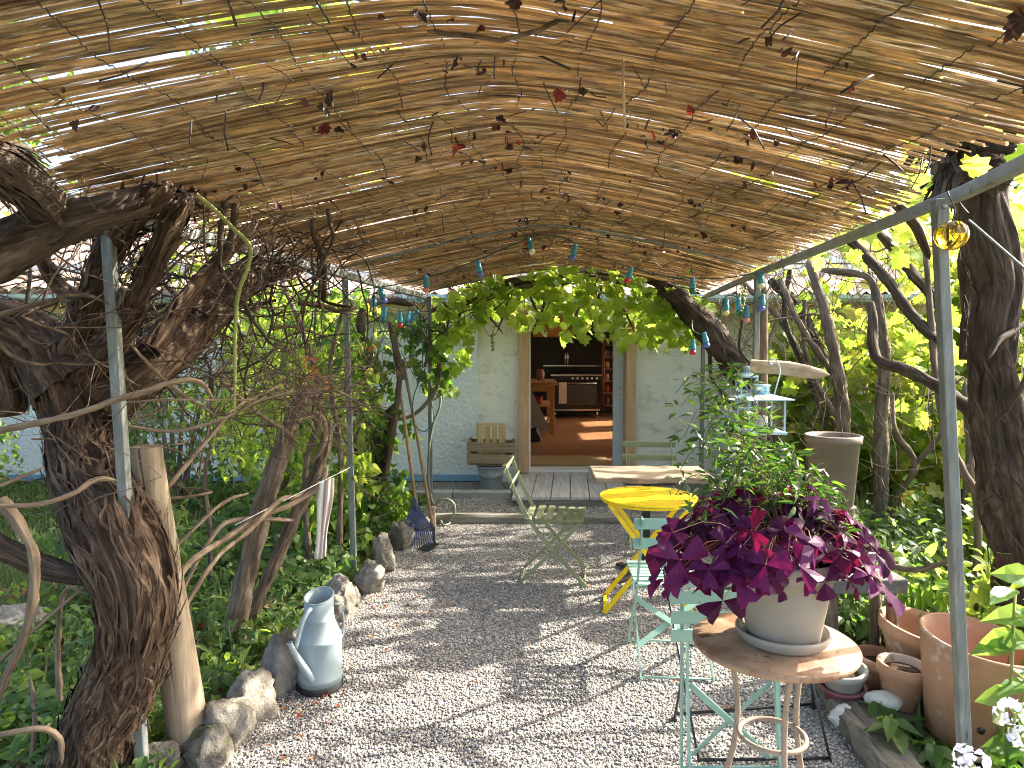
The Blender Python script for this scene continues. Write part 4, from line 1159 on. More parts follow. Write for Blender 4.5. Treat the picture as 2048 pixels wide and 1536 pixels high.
rl = thing('wooden_rail', 'bare peeled branch fixed as a rail above the lanterns', 'rail', tuple(ra))
woody('rail_log', [[(*ra, .042), (*at(1580, 738, 4.5), .045), (*rb2, .040), (*rc, .036)]], M['rail'], rl, n=16, step=.06, ridge=.12, twist=.15)
MB().lathe([(0, .006), (.010, .005), (.012, 0), (0, 0)], at(1541, 729, 4.50), 10, Matrix.Rotation(PI / 2, 3, 'X')).part('screw', M['zinc'], rl)

def lantern(name, label, c, w, h, roofw, caph, xpat, hook=None):
    t = thing(name, label, 'lantern', c, 'pale blue lanterns under the rail')
    C = Vector(c); m = M['lantern']
    MB().box(C + Vector((0, 0, .008)), (w * 1.12, w * 1.12, .016)).part('base', m, t, .002)
    for a in (-1, 1):
        for b_ in (-1, 1):
            MB().box(C + Vector((a * w / 2, b_ * w / 2, h / 2 + .012)), (.009, .009, h - .008)).part('corner_bar', m, t)
    for a, (dx, dy) in enumerate(((0, -1), (1, 0), (0, 1), (-1, 0))):
        pn = MB().box(C + Vector((dx * (w / 2 - .002), dy * (w / 2 - .002), h / 2 + .012)), (w * .9 if dx == 0 else .002, w * .9 if dy == 0 else .002, h - .03)).part('pane', M['glass'], t)
        if xpat:
            for s in (-1, 1):
                e = Vector((1, 0, 0)) if dx == 0 else Vector((0, 1, 0)); nn = Vector((dx, dy, 0)) * (w / 2 + .002 + .001 * s)
                MB().bar(C + nn + e * (-s * w * .44) + Vector((0, 0, .03)), C + nn + e * (s * w * .44) + Vector((0, 0, h)), .004, .002, e).part('cross_wire', m, pn)
    b = MB(); z0 = h + .012
    q = roofw / 2; s = w * .22
    vs = [C + Vector((a * q, b_ * q, z0)) for a, b_ in ((-1, -1), (1, -1), (1, 1), (-1, 1))] + [C + Vector((a * q, b_ * q, z0 + .008)) for a, b_ in ((-1, -1), (1, -1), (1, 1), (-1, 1))] + [C + Vector((a * s, b_ * s, z0 + .032)) for a, b_ in ((-1, -1), (1, -1), (1, 1), (-1, 1))]
    b.add(vs, [[3, 2, 1, 0]] + [[i, (i + 1) % 4, 4 + (i + 1) % 4, 4 + i] for i in range(4)] + [[4 + i, 4 + (i + 1) % 4, 8 + (i + 1) % 4, 8 + i] for i in range(4)] + [[8, 9, 10, 11]])
    b.part('lantern_roof', m, t)
    cp = MB().lathe([(w * .24, z0 + .026), (w * .24, z0 + .03 + caph), (w * .27, z0 + .032 + caph), (w * .27, z0 + .038 + caph), (0, z0 + .042 + caph)], C, 20).part('vent_cap', m, t)
    hh = MB()
    for k in range(9):
        tt = 2 * PI * k / 9
        for zz in (.35, .7):
            hh.lathe([(0, .0012), (.004, .0012), (.004, 0)], C + Vector((math.cos(tt) * w * .243, math.sin(tt) * w * .243, z0 + .03 + caph * zz)), 6, Vector((math.cos(tt), math.sin(tt), 0)).to_track_quat('Z', 'Y').to_matrix())
    hh.part('vent_dark_discs', M['black'], cp)  # flat black discs, shade of the cap's holes put in as colour
    MB().lathe([(0, 0), (w * .2, 0), (w * .2, h * .42), (w * .17, h * .44), (0, h * .43)], C + Vector((0, 0, .0165)), 18).part('candle', M['candle'], t)
    if hook is not None:
        hp_ = [C + Vector((w * .36, 0, z0 + .01)), C + Vector((w * .42, -.01, z0 + .08)), Vector(hook) + Vector((.02, -.01, -.06)), Vector(hook), Vector(hook) + Vector((-.03, .02, .012)), Vector(hook) + Vector((-.04, .05, -.02))]
        MB().tube([Vector(c_) for c_ in catmull(hp_, .02)], .0042, 8).part('handle', m, t)
    return t
la = at(1492, 812, 4.72)
hk = at(1553, 722, 4.43)
lc = at(1522, 797, 4.36)
lantern('lantern', 'low pale blue lantern with wide flat roof hooked to the rail', (lc.x, lc.y, lc.z - .21), .215, .195, .30, .05, False, hk)
lantern('lantern', 'slim tall pale blue lantern with crossed wires on its panes', (la.x, la.y, la.z - .02), .105, .20, .12, .035, True)
stp = thing('stump_stand', 'short brown log carrying the slim lantern', 'stump', (la.x, la.y, 0))
woody('log', [[(la.x, la.y, -.05, .085), (la.x, la.y, .6, .08), (la.x, la.y, la.z - .022, .08)]], M['bark_grey'], stp, n=18, step=.12, ridge=.15, twist=.05)
MB().lathe([(0, .0), (.08, -.004)], (la.x, la.y, la.z - .021), 18).part('sawn_top', M['end'], stp)
ao = thing('glass_ornament', 'amber ribbed glass ball hanging from the steel beam', 'ornament', tuple(at(1903, 470, 2.25)))
ac = at(1903, 470, 2.25)
prof = [(.0, -.047), (.02, -.044), (.037, -.032), (.048, -.012), (.049, .006), (.042, .024), (.028, .037), (.012, .042), (0, .043)]
MB().lathe(prof, ac, 48, None, lambda t, z: 1 - .07 * abs(math.cos(t * 4)) ** 6).part('glass_ball', M['amber'], ao)
MB().tube([ac + Vector((0, 0, .04)), ac + Vector((.01, 0, .075)), ac + Vector((-.005, .02, .14))], .002, 6).part('hanging_wire', M['wire'], ao)
for k in range(4):
    pts = [ac + Vector((1.02 * r * math.cos(k * PI / 2 + .5 + .25 * z / .05), 1.02 * r * math.sin(k * PI / 2 + .5 + .25 * z / .05), z)) for r, z in prof]
    MB().tube(pts, .0014, 5).part('rib_wire', M['copper'], ao)
stc = MB().tube([at(1938, 440, 2.5), at(2048, 536, 2.15), at(2140, 620, 1.9)], .004, 6).top('guy_cable', M['steel'], at(2048, 536, 2.15))
tag(stc, 'taut grey steel cable slanting down beside the right vine trunk', 'cable')

# striped towel hung on the slanting stem
tw = []
tp = at(650, 960, 3.75); n = 22
Vv, Uu = [], []
for i in range(17):
    v = i / 16; z = tp.z - .43 * v
    wd = .085 - .03 * v + .012 * math.sin(v * 7)
    for k in range(n):
        u = k / (n - 1)
        Vv.append((tp.x + (u - .5) * wd - .03 * v + .004 * math.sin(u * 20 + v * 3), tp.y + .016 * math.sin(u * 15 + v * 2) * (1 - .2 * v), z + (.03 * abs(u - .4) if v > .9 else 0) + (.02 * (u - .5) if v < .1 else 0)))
        Uu.append((u, v))
F = np.array([[i * n + k, i * n + k + 1, (i + 1) * n + k + 1, (i + 1) * n + k] for i in range(16) for k in range(n - 1)])
o = new_obj('tea_towel', fast_mesh('tea_towel', np.array(Vv) - np.array(tp), F, uv=Uu), M['towel']); o.location = tp
so = o.modifiers.new('cloth', 'SOLIDIFY'); so.thickness = .004
tag(o, 'white tea towel with red stripes hanging from a slanting vine stem', 'towel')

# ------------------------------------------------------------------ pots and stones on the right
def flowerpot(name, label, c, r0, r1, h, m, rim=.02, rimh=.05, tilt=(0, 0), soil=.8, group=None, parts=True):
    t = thing(name, label, 'flower pot', c, group); C = Vector(c)
    rt = Matrix.Rotation(tilt[0], 3, 'X') @ Matrix.Rotation(tilt[1], 3, 'Y')
    pr = [(0, 0), (r0, 0), (r0 + .004, .004), (r1 - rim * .6, h - rimh), (r1, h - rimh + .004), (r1 + .002, h - .006), (r1 - .003, h), (r1 - .016, h - .002), (r1 - rim - .012, h - rimh), (r0 - .01, .02), (0, .018)]
    MB().lathe(pr, C, 48, rt).part('pot_body', m, t)
    zs = h * soil; rs = r0 + (r1 - rim - .01 - r0) * soil - .012
    MB().lathe([(0, zs + .006), (rs * .6, zs + .004), (rs, zs)], C, 24, rt).part('potting_soil', M['soil'], t)
    return t
# tall pot: straight sided, leaning a little
tpot = thing('flower_pot', 'tall empty terracotta pot behind the front steel post', 'flower pot', (1.86, 2.86, .0), 'terracotta pots')
rt = Matrix.Rotation(math.radians(5), 3, 'X') @ Matrix.Rotation(math.radians(6), 3, 'Y')
MB().lathe([(0, .0), (.125, .0), (.132, .006), (.216, .40), (.222, .424), (.219, .432), (.208, .43), (.196, .38), (.12, .03), (0, .026)], (1.86, 2.86, .035), 56, rt).part('pot_body', M['terra'], tpot)
MB().lathe([(0, .006), (.0145, .006), (.0145, 0)], Vector((1.86, 2.86, .035)) + rt @ Vector((-.04, -.152, .12)), 12, Matrix.Rotation(PI / 2, 3, 'X')).part('stud', M['black'], tpot)
sa = MB().lathe([(0, 0), (.145, 0), (.165, .03), (.157, .032), (.14, .012), (0, .012)], (1.855, 2.85, .008), 40).top('pot_saucer', M['terra'], (1.855, 2.85, .008)); tag(sa, 'terracotta saucer under the tall empty pot', 'saucer')
wc.scale = (.95, .95, .95)
bp = thing('flower_pot', 'wide tilted terracotta bowl with dead red leaves inside', 'flower pot', (1.93, 3.30, .1), 'terracotta pots')
rt = Matrix.Rotation(math.radians(4), 3, 'X') @ Matrix.Rotation(math.radians(9), 3, 'Y')
MB().lathe([(0, 0), (.12, 0), (.17, .12), (.195, .165), (.205, .17), (.215, .225), (.205, .232), (.193, .20), (.18, .16), (.11, .02), (0, .018)], (1.93, 3.30, .10), 48, rt).part('pot_body', M['terra'], bp)
MB().lathe([(0, .125), (.1, .122), (.162, .118)], (1.93, 3.30, .10), 30, rt).part('potting_soil', M['soil'], bp)
leaf_parts('dead_leaf', OVATE, 'deadpot', M['litter'], bp, [Vector((1.93, 3.30, .1)) + rt @ Vector((R.uniform(-.11, .08), R.uniform(-.1, .1), .135)) for k in range(10)], .07, spread=.35)
flowerpot('flower_pot', 'small terracotta pot of soil between the bowl and the tall pot', (1.70, 3.03, .075), .062, .105, .19, M['terra'], .012, .05, (.02, .05), .86, 'terracotta pots')
flowerpot('flower_pot', 'grey plastic bowl pot stacked on a plum coloured pot', (1.485, 3.10, .115), .065, .105, .10, M['grey_pot'], .012, .03, (.05, -.12), .7, 'plastic pots')
flowerpot('flower_pot', 'plum coloured pot under the grey bowl pot', (1.49, 3.11, .045), .07, .10, .085, M['plum_pot'], .01, .02, (.03, -.05), .6, 'plastic pots')
flowerpot('flower_pot', 'shadowed terracotta pot behind the small soil-filled pot', (1.72, 3.24, .0), .085, .13, .2, M['terra'], .014, .05, (.0, .1), .8, 'terracotta pots')
def rock(name, label, c, sc, seed, m, grp=None, amp=.35, cat='stone'):
    me = rock_mesh(name, seed=seed, sub=4, amp=amp, sc=sc)
    o = new_obj(name, me, m); o.location = c
    o.rotation_euler.z = random.Random(seed).uniform(-.5, .5)
    return tag(o, label, cat, grp)
rock('white_stone', 'smooth white stone beside the small terracotta pot', (1.60, 2.98, .115), (.075, .05, .045), 51, M['white_stone'], amp=.2)
rock('pale_stone', 'rough pale stone under the stacked plastic pots', (1.42, 2.98, .05), (.06, .06, .055), 52, M['white_stone'])
rock('edge_stone', 'grey stone under the small terracotta pot', (1.70, 3.01, .03), (.13, .11, .06), 53, M['stone'])
rock('edge_stone', 'grey stone under the white stone', (1.60, 2.97, .03), (.08, .09, .055), 54, M['stone'])
rock('edge_stone', 'dark stone below the tilted terracotta bowl', (1.93, 3.30, .03), (.13, .12, .08), 55, M['stone'])
# slab shelf with the taupe planter
sb = thing('slab_shelf', 'stone slab laid on weathered stakes as a plant shelf', 'shelf', (1.72, 3.45, 0))
SZ = at(1735, 1152, 3.4).z
MB().box((1.70, 3.45, SZ - .035), (.40, .22, .07)).part('slab', M['slab'], sb, .01)
for x, y in ((1.55, 3.38), (1.85, 3.40), (1.57, 3.52), (1.83, 3.52)):
    woody('stake', [[(x, y, -.05, .026), (x + .01, y, .25, .028), (x, y, SZ - .072, .024)]], M['bark_grey'], sb, n=10, step=.08, ridge=.2)
PX_, PY_ = 2.07, 4.55
PZ = .62
stq = thing('stump_stand', 'grey log stump carrying the taupe planter', 'stump', (PX_, PY_, 0))
woody('log', [[(PX_, PY_, -.05, .15), (PX_, PY_, .3, .145), (PX_, PY_, PZ - .003, .145)]], M['bark_grey'], stq, n=24, step=.1, ridge=.14, twist=.05, close=False)
MB().lathe([(0, .0), (.145, -.003)], (PX_, PY_, PZ - .002), 18).part('sawn_top', M['end'], stq)
pl = thing('planter', 'taupe planter half hidden by the shrub, on a log stump', 'planter', (PX_, PY_, PZ))
MB().lathe([(0, 0), (.125, 0), (.13, .004), (.158, .40), (.172, .405), (.174, .45), (.165, .455), (.15, .41), (.12, .03), (0, .02)], (PX_, PY_, PZ), 40).part('pot_body', M['taupe'], pl)
MB().lathe([(0, .40), (.150, .395)], (PX_, PY_, PZ), 24).part('potting_soil', M['soil'], pl)

# ------------------------------------------------------------------ edging stones on the left
rs_ = [(440, 1500, .085, .075, .17, 1), (408, 1535, .06, .07, .13, 2), (492, 1445, .065, .075, .15, 3), (560, 1385, .06, .07, .20, 4), (598, 1330, .05, .06, .15, 9), (682, 1238, .062, .06, .19, 5), (735, 1185, .068, .06, .16, 6), (700, 1215, .04, .05, .12, 10), (765, 1142, .06, .07, .19, 7), (800, 1100, .07, .06, .17, 8), (300, 1548, .07, .07, .08, 12), (845, 1062, .06, .07, .08, 13), (635, 1285, .05, .05, .10, 14)]
labs = ['pale upright stone at the foot of the round log post', 'flat-topped stone hidden partly by the log post', 'dark mossy upright stone beside the log post stones', 'pale pointed stone left of the watering can', 'small stone behind the watering can on the bed side', 'tall hollowed stone next to the left middle post', 'broad grey stone right behind the left middle post', 'small wedge stone at the left middle post foot', 'squared grey stone below the leafy climber', 'dark stone next to the leaf rake', 'low stone under the big vine trunk', 'low stone by the garden hose', 'low stone between the watering can and the hollowed stone']
for (px, py, sx, sy, hz_, sd), lb in zip(rs_, labs):
    g_ = gr(px, py)
    rock('edge_stone', lb, (g_.x, g_.y + sy * .6, hz_ * .42), (sx * 1.75, sy * 1.75, hz_ * .92), sd, M['stone'], 'stones edging the path', .4)
rock('flat_stone', 'pale flat stone lying in the bed behind the log post', tuple(gr(365, 1128, .03)), (.09, .06, .03), 61, M['white_stone'], amp=.2)
rock('bed_stone', 'grey rounded stone at the left border of the bed', tuple(gr(30, 1250, .08)), (.16, .12, .12), 62, M['stone'])
# woven mat on the soil
wm = thing('woven_mat', 'brown woven willow mat lying on the soil behind the watering can', 'mat', tuple(gr(590, 1185, .01)))
mc = gr(590, 1188, .015)
for k in range(16):
    y = mc.y - .28 + k * .037
    MB().strip([(mc.x + x, y + .01 * math.sin(x * 9), .035 + .008 * (1 if (int(x * 16) + k) % 2 else -1)) for x in np.arange(-.42, .43, .06)], .026, .005, (0, 1, 0)).part('willow_strip', M['window_wood'], wm)
for k in range(9):
    x = mc.x - .4 + k * .1
    MB().strip([(x, mc.y - .3 + q * .05, .035) for q in range(13)], .020, .005, (1, 0, 0)).part('cross_strip', M['window_wood'], wm)

# ------------------------------------------------------------------ inside the kitchen
ck = thing('range_cooker', 'wide black range cooker with steel rail and oven window', 'cooker', (1.35, 15.0, FZ))
CX, CY = 1.33, 14.72
MB().box((CX, CY + .3, FZ + .50), (1.02, .60, .72)).part('cooker_body', M['cooker'], ck, .01)
MB().box((CX + .12, CY - .012, FZ + .48), (.62, .02, .42)).part('oven_door', M['oven_glass'], ck)
MB().tube([(CX - .18, CY - .05, FZ + .72), (CX + .42, CY - .05, FZ + .72)], .012, 8).part('oven_rail', M['chrome'], ck)
MB().box((CX, CY - .008, FZ + .82), (1.0, .015, .09)).part('control_panel', M['dark_wall'], ck)
for k in range(6): MB().lathe([(0, .04), (.024, .035), (.028, 0), (0, 0)], (CX - .08 + k * .1, CY - .016, FZ + .82), 14, Matrix.Rotation(PI / 2, 3, 'X')).part('knob', M['chrome'], ck)
MB().box((CX, CY + .0, FZ + .16), (1.0, .012, .02)).part('storage_rail', M['chrome'], ck)
for s in (-1, 1): MB().lathe([(0, 0), (.028, 0), (.028, .14), (0, .14)], (CX + s * .44, CY + .05, FZ), 12).part('foot', M['chrome'], ck)
MB().box((CX, CY + .32, FZ + .885), (1.06, .66, .03)).part('hob', M['chrome'], ck)
MB().box((CX, 15.5, FZ + 1.06), (1.3, .13, .03)).part('back_shelf', M['chrome'], ck)
tlw = MB().strip([(CX - .28, CY - .066, FZ + .74), (CX - .28, CY - .07, FZ + .52), (CX - .28, CY - .068, FZ + .30)], .16, .012).top('oven_towel', M['linen'], (CX - .28, CY - .066, FZ + .3)); tag(tlw, 'pale towel hanging on the oven rail', 'towel')
bn = thing('work_bench', 'solid oak kitchen work bench with open shelves', 'bench', (.4, 12.4, FZ))
MB().box((.34, 12.5, FZ + .86), (.86, 1.3, .05)).part('bench_top', M['bench_wood'], bn, .006)
for x in (-.02, .68):
    for y in (11.95, 13.05): MB().box((x, y, FZ + .415), (.075, .075, .83)).part('leg', M['bench_wood'], bn, .004)
MB().box((.33, 11.93, FZ + .78), (.62, .025, .1)).part('apron', M['bench_wood'], bn)
for z in (.18, .48): MB().box((.33, 12.5, FZ + z), (.76, 1.14, .025)).part('shelf', M['bench_wood'], bn)
for i, (x, z, w_, h_, mk, lb) in enumerate(((.45, .494, .16, .14, 'cloth_r', 'red bowl on the upper shelf of the work bench'), (.5, .194, .2, .10, 'white_paint', 'white dish on the lower shelf of the work bench'), (.2, .194, .16, .16, 'copper', 'copper pan on the lower shelf of the work bench'))):
    tag(MB().lathe([(0, 0), (w_ * .35, 0), (w_ * .5, h_), (w_ * .46, h_), (w_ * .3, .012), (0, .012)], (x, 12.05, FZ + z), 20).top('kitchen_bowl', M[mk], (x, 12.05, FZ + z)), lb, 'bowl')
for i, (x, h_, mk, lb) in enumerate(((.18, .34, 'black', 'black knife block on the work bench'), (.30, .26, 'bench_wood', 'wooden board leaning on the work bench'), (.50, .30, 'terra', 'earthenware jar of utensils on the work bench'))):
    if i < 2: o = MB().box((x, 12.5, FZ + .887 + h_ / 2), (.10 if i == 0 else .04, .14, h_)).top('kitchen_block', M[mk], (x, 12.5, FZ + .887), .006)
    else: o = MB().lathe([(0, 0), (.06, 0), (.075, .12), (.06, .18), (.062, .2), (.05, .2), (.05, .03), (0, .03)], (x, 12.5, FZ + .887), 18).top('utensil_jar', M[mk], (x, 12.5, FZ + .887))
    tag(o, lb, 'kitchenware')
ib = MB().strip([(.02, 10.95, FZ + .16), (.06, 11.05, FZ + .60), (.10, 11.2, FZ + .98)], .001, .03, (1, 0, 0))
b = MB(); poly = [(-.04, .10), (.52, .02), (.50, .1), (.22, .70), (.10, .85), (-.04, .86)]
b.prism(poly, 0, .03, lambda p: Vector((p.x - .02 + .10, 11.2 + p.z, FZ + .12 + p.y)))
o = b.top('ironing_board', M['board'], (.1, 11.2, FZ + .13)); tag(o, 'grey ironing board leaning against the work bench', 'ironing board')
tag(rock('shoulder_bag', 'black bag lying on the floor by the work bench', (.32, 11.02, FZ + .10), (.17, .14, .11), 71, M['black_rubber'], None, .3, 'bag'))
sh = thing('wall_shelf', 'copper rod shelf rack of jars beside the range cooker', 'shelf rack', (2.02, 14.9, FZ))
for x in (1.92, 2.22):
    for y in (14.8, 15.05): MB().tube([(x, y, FZ), (x, y, FZ + 1.75)], .010, 6).part('upright', M['copper'], sh)
jars = [(.25, 'plum_pot'), (.5, 'cloth_r'), (.75, 'terra'), (1.0, 'bench_wood'), (1.25, 'glass'), (1.5, 'terra')]
for k, (z, mk) in enumerate(jars):
    MB().box((2.07, 14.925, FZ + z), (.30, .26, .015)).part('shelf_board', M['copper'], sh)
    for x in (2.0, 2.14):
        o = MB().lathe([(0, 0), (.045, 0), (.045, .11), (.03, .13), (.03, .15), (0, .15)], (x, 14.9, FZ + z + .0085), 12).top('storage_jar', M[mk], (x, 14.9, FZ + z + .0085))
        tag(o, ['purple', 'red', 'brown', 'wooden', 'glass', 'clay'][k] + ' storage jar on shelf %s of the copper rack' % ['one from the floor', 'two from the floor', 'three from the floor', 'four from the floor', 'five from the floor', 'six from the floor'][k], 'jar', 'jars on the rack')
rgm = MB().box((.72, 9.2, FZ + .009), (1.06, .72, .012)).top('door_mat', M['rug'], (.72, 9.2, FZ)); tag(rgm, 'straw coloured jute mat just inside the kitchen door', 'mat')
cab_ = MB().box((.9, 15.42, FZ + 1.98), (.9, .30, .6)).top('wall_cupboard', M['bench_wood'], (.9, 15.42, FZ + 1.68), .01); tag(cab_, 'brown wall cupboard above the range cooker', 'cupboard')
for k, x in enumerate((1.16, 1.21)):
    tag(MB().lathe([(0, 0), (.022, 0), (.024, .2), (.012, .24), (.012, .27), (0, .27)], (x, 15.49, FZ + 1.0765), 12).top('bottle', M['chrome'], (x, 15.49, FZ + 1.0765)), 'slim shiny bottle on the shelf behind the cooker', 'bottle', 'bottles behind the cooker')
ut = MB().strip([(2.12, 14.775, FZ + 1.70), (2.13, 14.772, FZ + 1.50), (2.13, 14.772, FZ + 1.28)], .05, .012).top('wooden_spatula', M['crate_new'], (2.12, 14.775, FZ + 1.5)); tag(ut, 'pale wooden spatula hanging on the copper rack', 'spatula')

# ------------------------------------------------------------------ vines: stems drawn from the photograph, (px, py, distance, width in px)
def pv(L):
    out = []
    for px, py, D, w_ in L:
        p = at(px, py, D); out.append((p.x, p.y, p.z, max(w_ / 2 / FPX * D, .0012)))
    return out
def root(L):                              # drop the first point to the ground
    x, y, z, r = L[0]
    return [(x + R.uniform(-.05, .05), y + .02, -.08, r * 1.25)] + L
def tangle(name, m, parent, boxes, count, seed, rmin=.0018, rmax=.005, length=(.4, 1.2), bias=(0, 0, .35), sides=4):
    """thin twigs wandering through boxes ((x0,x1),(y0,y1),(z0,z1))"""
    rg = np.random.default_rng(seed); V, F, b = [], [], 0
    for k in range(count):
        bx = boxes[k % len(boxes)]
        p = np.array([rg.uniform(*a) for a in bx]); d = rg.normal(0, 1, 3) + np.array(bias); d /= np.linalg.norm(d)
        n = int(rg.uniform(*length) / .05); r0 = rg.uniform(rmin, rmax) * (1 + (rg.random() < .12) * 1.2)
        P = [p]
        for i in range(n):
            d = d + rg.normal(0, .17, 3) + np.array(bias) * .03; d /= np.linalg.norm(d)
            p = p + d * .05
            for ax in range(3):
                lo_, hi_ = bx[ax]
                if p[ax] < lo_ - .12: d[ax] = abs(d[ax])
                if p[ax] > hi_ + .12: d[ax] = -abs(d[ax])
            P.append(p)
        P = np.array(P); n = len(P)
        _, A, B = frames(P)
        rad = r0 * np.linspace(1, .15, n)
        th = np.arange(sides) * 2 * PI / sides
        V.append((P[:, None] + rad[:, None, None] * (A[:, None] * np.cos(th)[None, :, None] + B[:, None] * np.sin(th)[None, :, None])).reshape(-1, 3))
        i, j = np.meshgrid(np.arange(n - 1), np.arange(sides), indexing='ij')
        F.append(np.stack([i * sides + j, i * sides + (j + 1) % sides, (i + 1) * sides + (j + 1) % sides, (i + 1) * sides + j], -1).reshape(-1, 4) + b); b += n * sides
    V = np.vstack(V); off = np.array(chain_loc(parent)) if parent else np.zeros(3)
    return tag(new_obj(name, fast_mesh(name, V - off, np.vstack(F)), m, parent), kind='stuff')
def stems(parent, m, L, name='stem', n=12, step=.04, ridge=.22, **kw):
    for i, s in enumerate(L):
        woody(name, [s], m, parent, n=n, step=step, ridge=ridge, seed=hash((s[0][0], len(s))) % 200, **kw)

# --- the big old vine on the left
va = thing('old_vine', 'massive shaggy-barked old vine trunk twisting up the left side of the pergola', 'vine', (-1.35, 2.5, 0))
trunk = pv([(170, 1560, 2.62, 165), (212, 1430, 2.58, 146), (262, 1300, 2.54, 128), (272, 1180, 2.52, 146), (232, 1065, 2.60, 158), (176, 930, 2.78, 134), (158, 850, 2.84, 126), (138, 760, 2.86, 150)])
trunk = [(trunk[0][0] - .1, trunk[0][1] + .02, -.1, .16)] + trunk
woody('trunk', [trunk], M['bark'], va, n=100, step=.012, ridge=.24, seed=4, strands=11, twist=.9)
bark_strips('bark_strips', trunk, M['bark'], va, 420, 3, .12, .5, .007, .028)
limbs = [
    pv([(150, 770, 2.84, 150), (85, 690, 2.84, 120), (20, 655, 2.82, 110), (-60, 640, 2.8, 105), (-200, 600, 2.85, 80), (-330, 520, 2.95, 40), (-420, 420, 3.0, 14)]),
    pv([(120, 760, 2.84, 95), (155, 680, 2.8, 75), (190, 590, 2.74, 62), (213, 510, 2.68, 58), (250, 450, 2.56, 52), (305, 400, 2.45, 44), (332, 384, 2.6, 36), (350, 374, 2.85, 26), (365, 366, 3.15, 12)]),
    pv([(150, 760, 2.82, 70), (230, 680, 2.7, 52), (290, 560, 2.55, 46), (345, 450, 2.52, 42), (372, 405, 2.65, 34), (395, 385, 2.95, 22), (415, 375, 3.3, 12)]),
    pv([(205, 810, 2.84, 110), (290, 745, 2.92, 88), (360, 690, 3.1, 72), (430, 620, 3.4, 64), (500, 560, 3.75, 54), (580, 530, 4.2, 40), (650, 512, 4.7, 26), (700, 500, 5.3, 14)]),
    pv([(-520, 700, 2.5, 16), (-330, 640, 2.3, 60), (-180, 570, 2.22, 95), (-70, 530, 2.2, 110), (20, 490, 2.25, 98), (110, 450, 2.3, 84), (200, 425, 2.34, 74), (262, 408, 2.42, 60), (310, 396, 2.6, 44), (360, 384, 2.95, 26), (400, 374, 3.3, 12)]),
    pv([(-330, 120, 1.8, 14), (-220, 190, 1.85, 55), (-130, 255, 1.93, 80), (-60, 300, 2.0, 90), (0, 330, 2.08, 92), (60, 375, 2.16, 84), (110, 425, 2.26, 70)]),
    pv([(-60, 1070, 2.5, 50), (0, 1095, 2.5, 46), (80, 1130, 2.52, 44), (160, 1152, 2.54, 46), (215, 1150, 2.56, 50)]),
    pv([(-40, 740, 2.9, 85), (20, 800, 2.85, 70), (10, 720, 2.85, 50), (60, 640, 2.8, 30)]),
    pv([(190, 640, 2.8, 40), (110, 560, 2.75, 30), (60, 470, 2.6, 28), (40, 420, 2.5, 24)]),
    pv([(300, 700, 2.85, 44), (370, 600, 3.0, 34), (420, 540, 3.1, 30), (480, 480, 3.2, 26), (520, 440, 3.3, 18)]),
    pv([(215, 740, 2.8, 40), (300, 690, 3.0, 32), (400, 590, 3.3, 28), (470, 540, 3.6, 24), (560, 480, 3.9, 20)]),
]
for i, l in enumerate(limbs):
    woody('limb', [l], M['bark'] if i not in (4, 5, 6) else M['bark_dark'], va, n=52, step=.016, ridge=.25, seed=20 + i, strands=9, twist=.9)
for i in (0, 1, 2, 3, 4, 5):
    bark_strips('bark_strips', limbs[i], M['bark'] if i < 4 else M['bark_dark'], va, 150, 30 + i, .1, .35, .006, .035)
thin = [
    [(0, 862, 2.35, 17), (90, 842, 2.36, 17), (160, 826, 2.38, 16), (230, 800, 2.42, 16), (300, 780, 2.46, 15), (350, 762, 2.5, 14), (400, 765, 2.55, 12), (428, 800, 2.6, 10)],
    [(0, 1012, 2.2, 12), (70, 1010, 2.22, 14), (140, 990, 2.26, 14), (195, 958, 2.32, 14), (238, 962, 2.36, 12)],
    [(0, 1000, 2.3, 34), (40, 1050, 2.3, 30), (66, 1110, 2.3, 25), (68, 1190, 2.32, 24), (45, 1280, 2.36, 20), (10, 1360, 2.4, 20), (-20, 1430, 2.45, 22)],
    [(-30, 1475, 2.2, 14), (40, 1462, 2.2, 16), (90, 1458, 2.22, 15), (120, 1478, 2.24, 14), (124, 1530, 2.26, 12)],
    [(0, 630, 2.6, 14), (120, 600, 2.7, 10), (210, 640, 2.75, 9), (330, 760, 2.8, 8), (430, 830, 2.85, 7)],
    [(240, 850, 2.7, 8), (340, 862, 2.75, 9), (440, 840, 2.8, 9), (520, 800, 2.9, 8), (600, 780, 3.0, 7)],
    [(250, 805, 2.6, 6), (330, 800, 2.62, 6), (420, 800, 2.7, 6), (520, 800, 2.8, 5)],
    [(320, 990, 2.75, 14), (380, 920, 2.85, 13), (440, 850, 2.95, 12), (480, 810, 3.05, 10), (560, 770, 3.2, 8)],
    [(-20, 980, 2.4, 10), (40, 955, 2.45, 10), (90, 935, 2.5, 8)],
    [(120, 1400, 2.7, 16), (116, 1290, 2.7, 14), (130, 1180, 2.7, 10), (180, 1190, 2.7, 8)],
    [(0, 1322, 2.4, 9), (90, 1240, 2.45, 8), (150, 1190, 2.5, 7), (180, 1170, 2.55, 6)],
    [(60, 1536, 2.6, 14), (70, 1440, 2.65, 12), (60, 1350, 2.7, 9)],
]
stems(va, M['bark_light'], [pv([(a, b_, D, w_ * .8) for a, b_, D, w_ in t]) for t in thin], 'side_stem', n=16, step=.02, ridge=.34)
lb_ = lambda x0, x1, y0, y1, D0, D1: ((at(x0, 700, D0).x, at(x1, 700, D0).x), (D0, D1), (at(0, y1, D0).z, at(0, y0, D0).z))
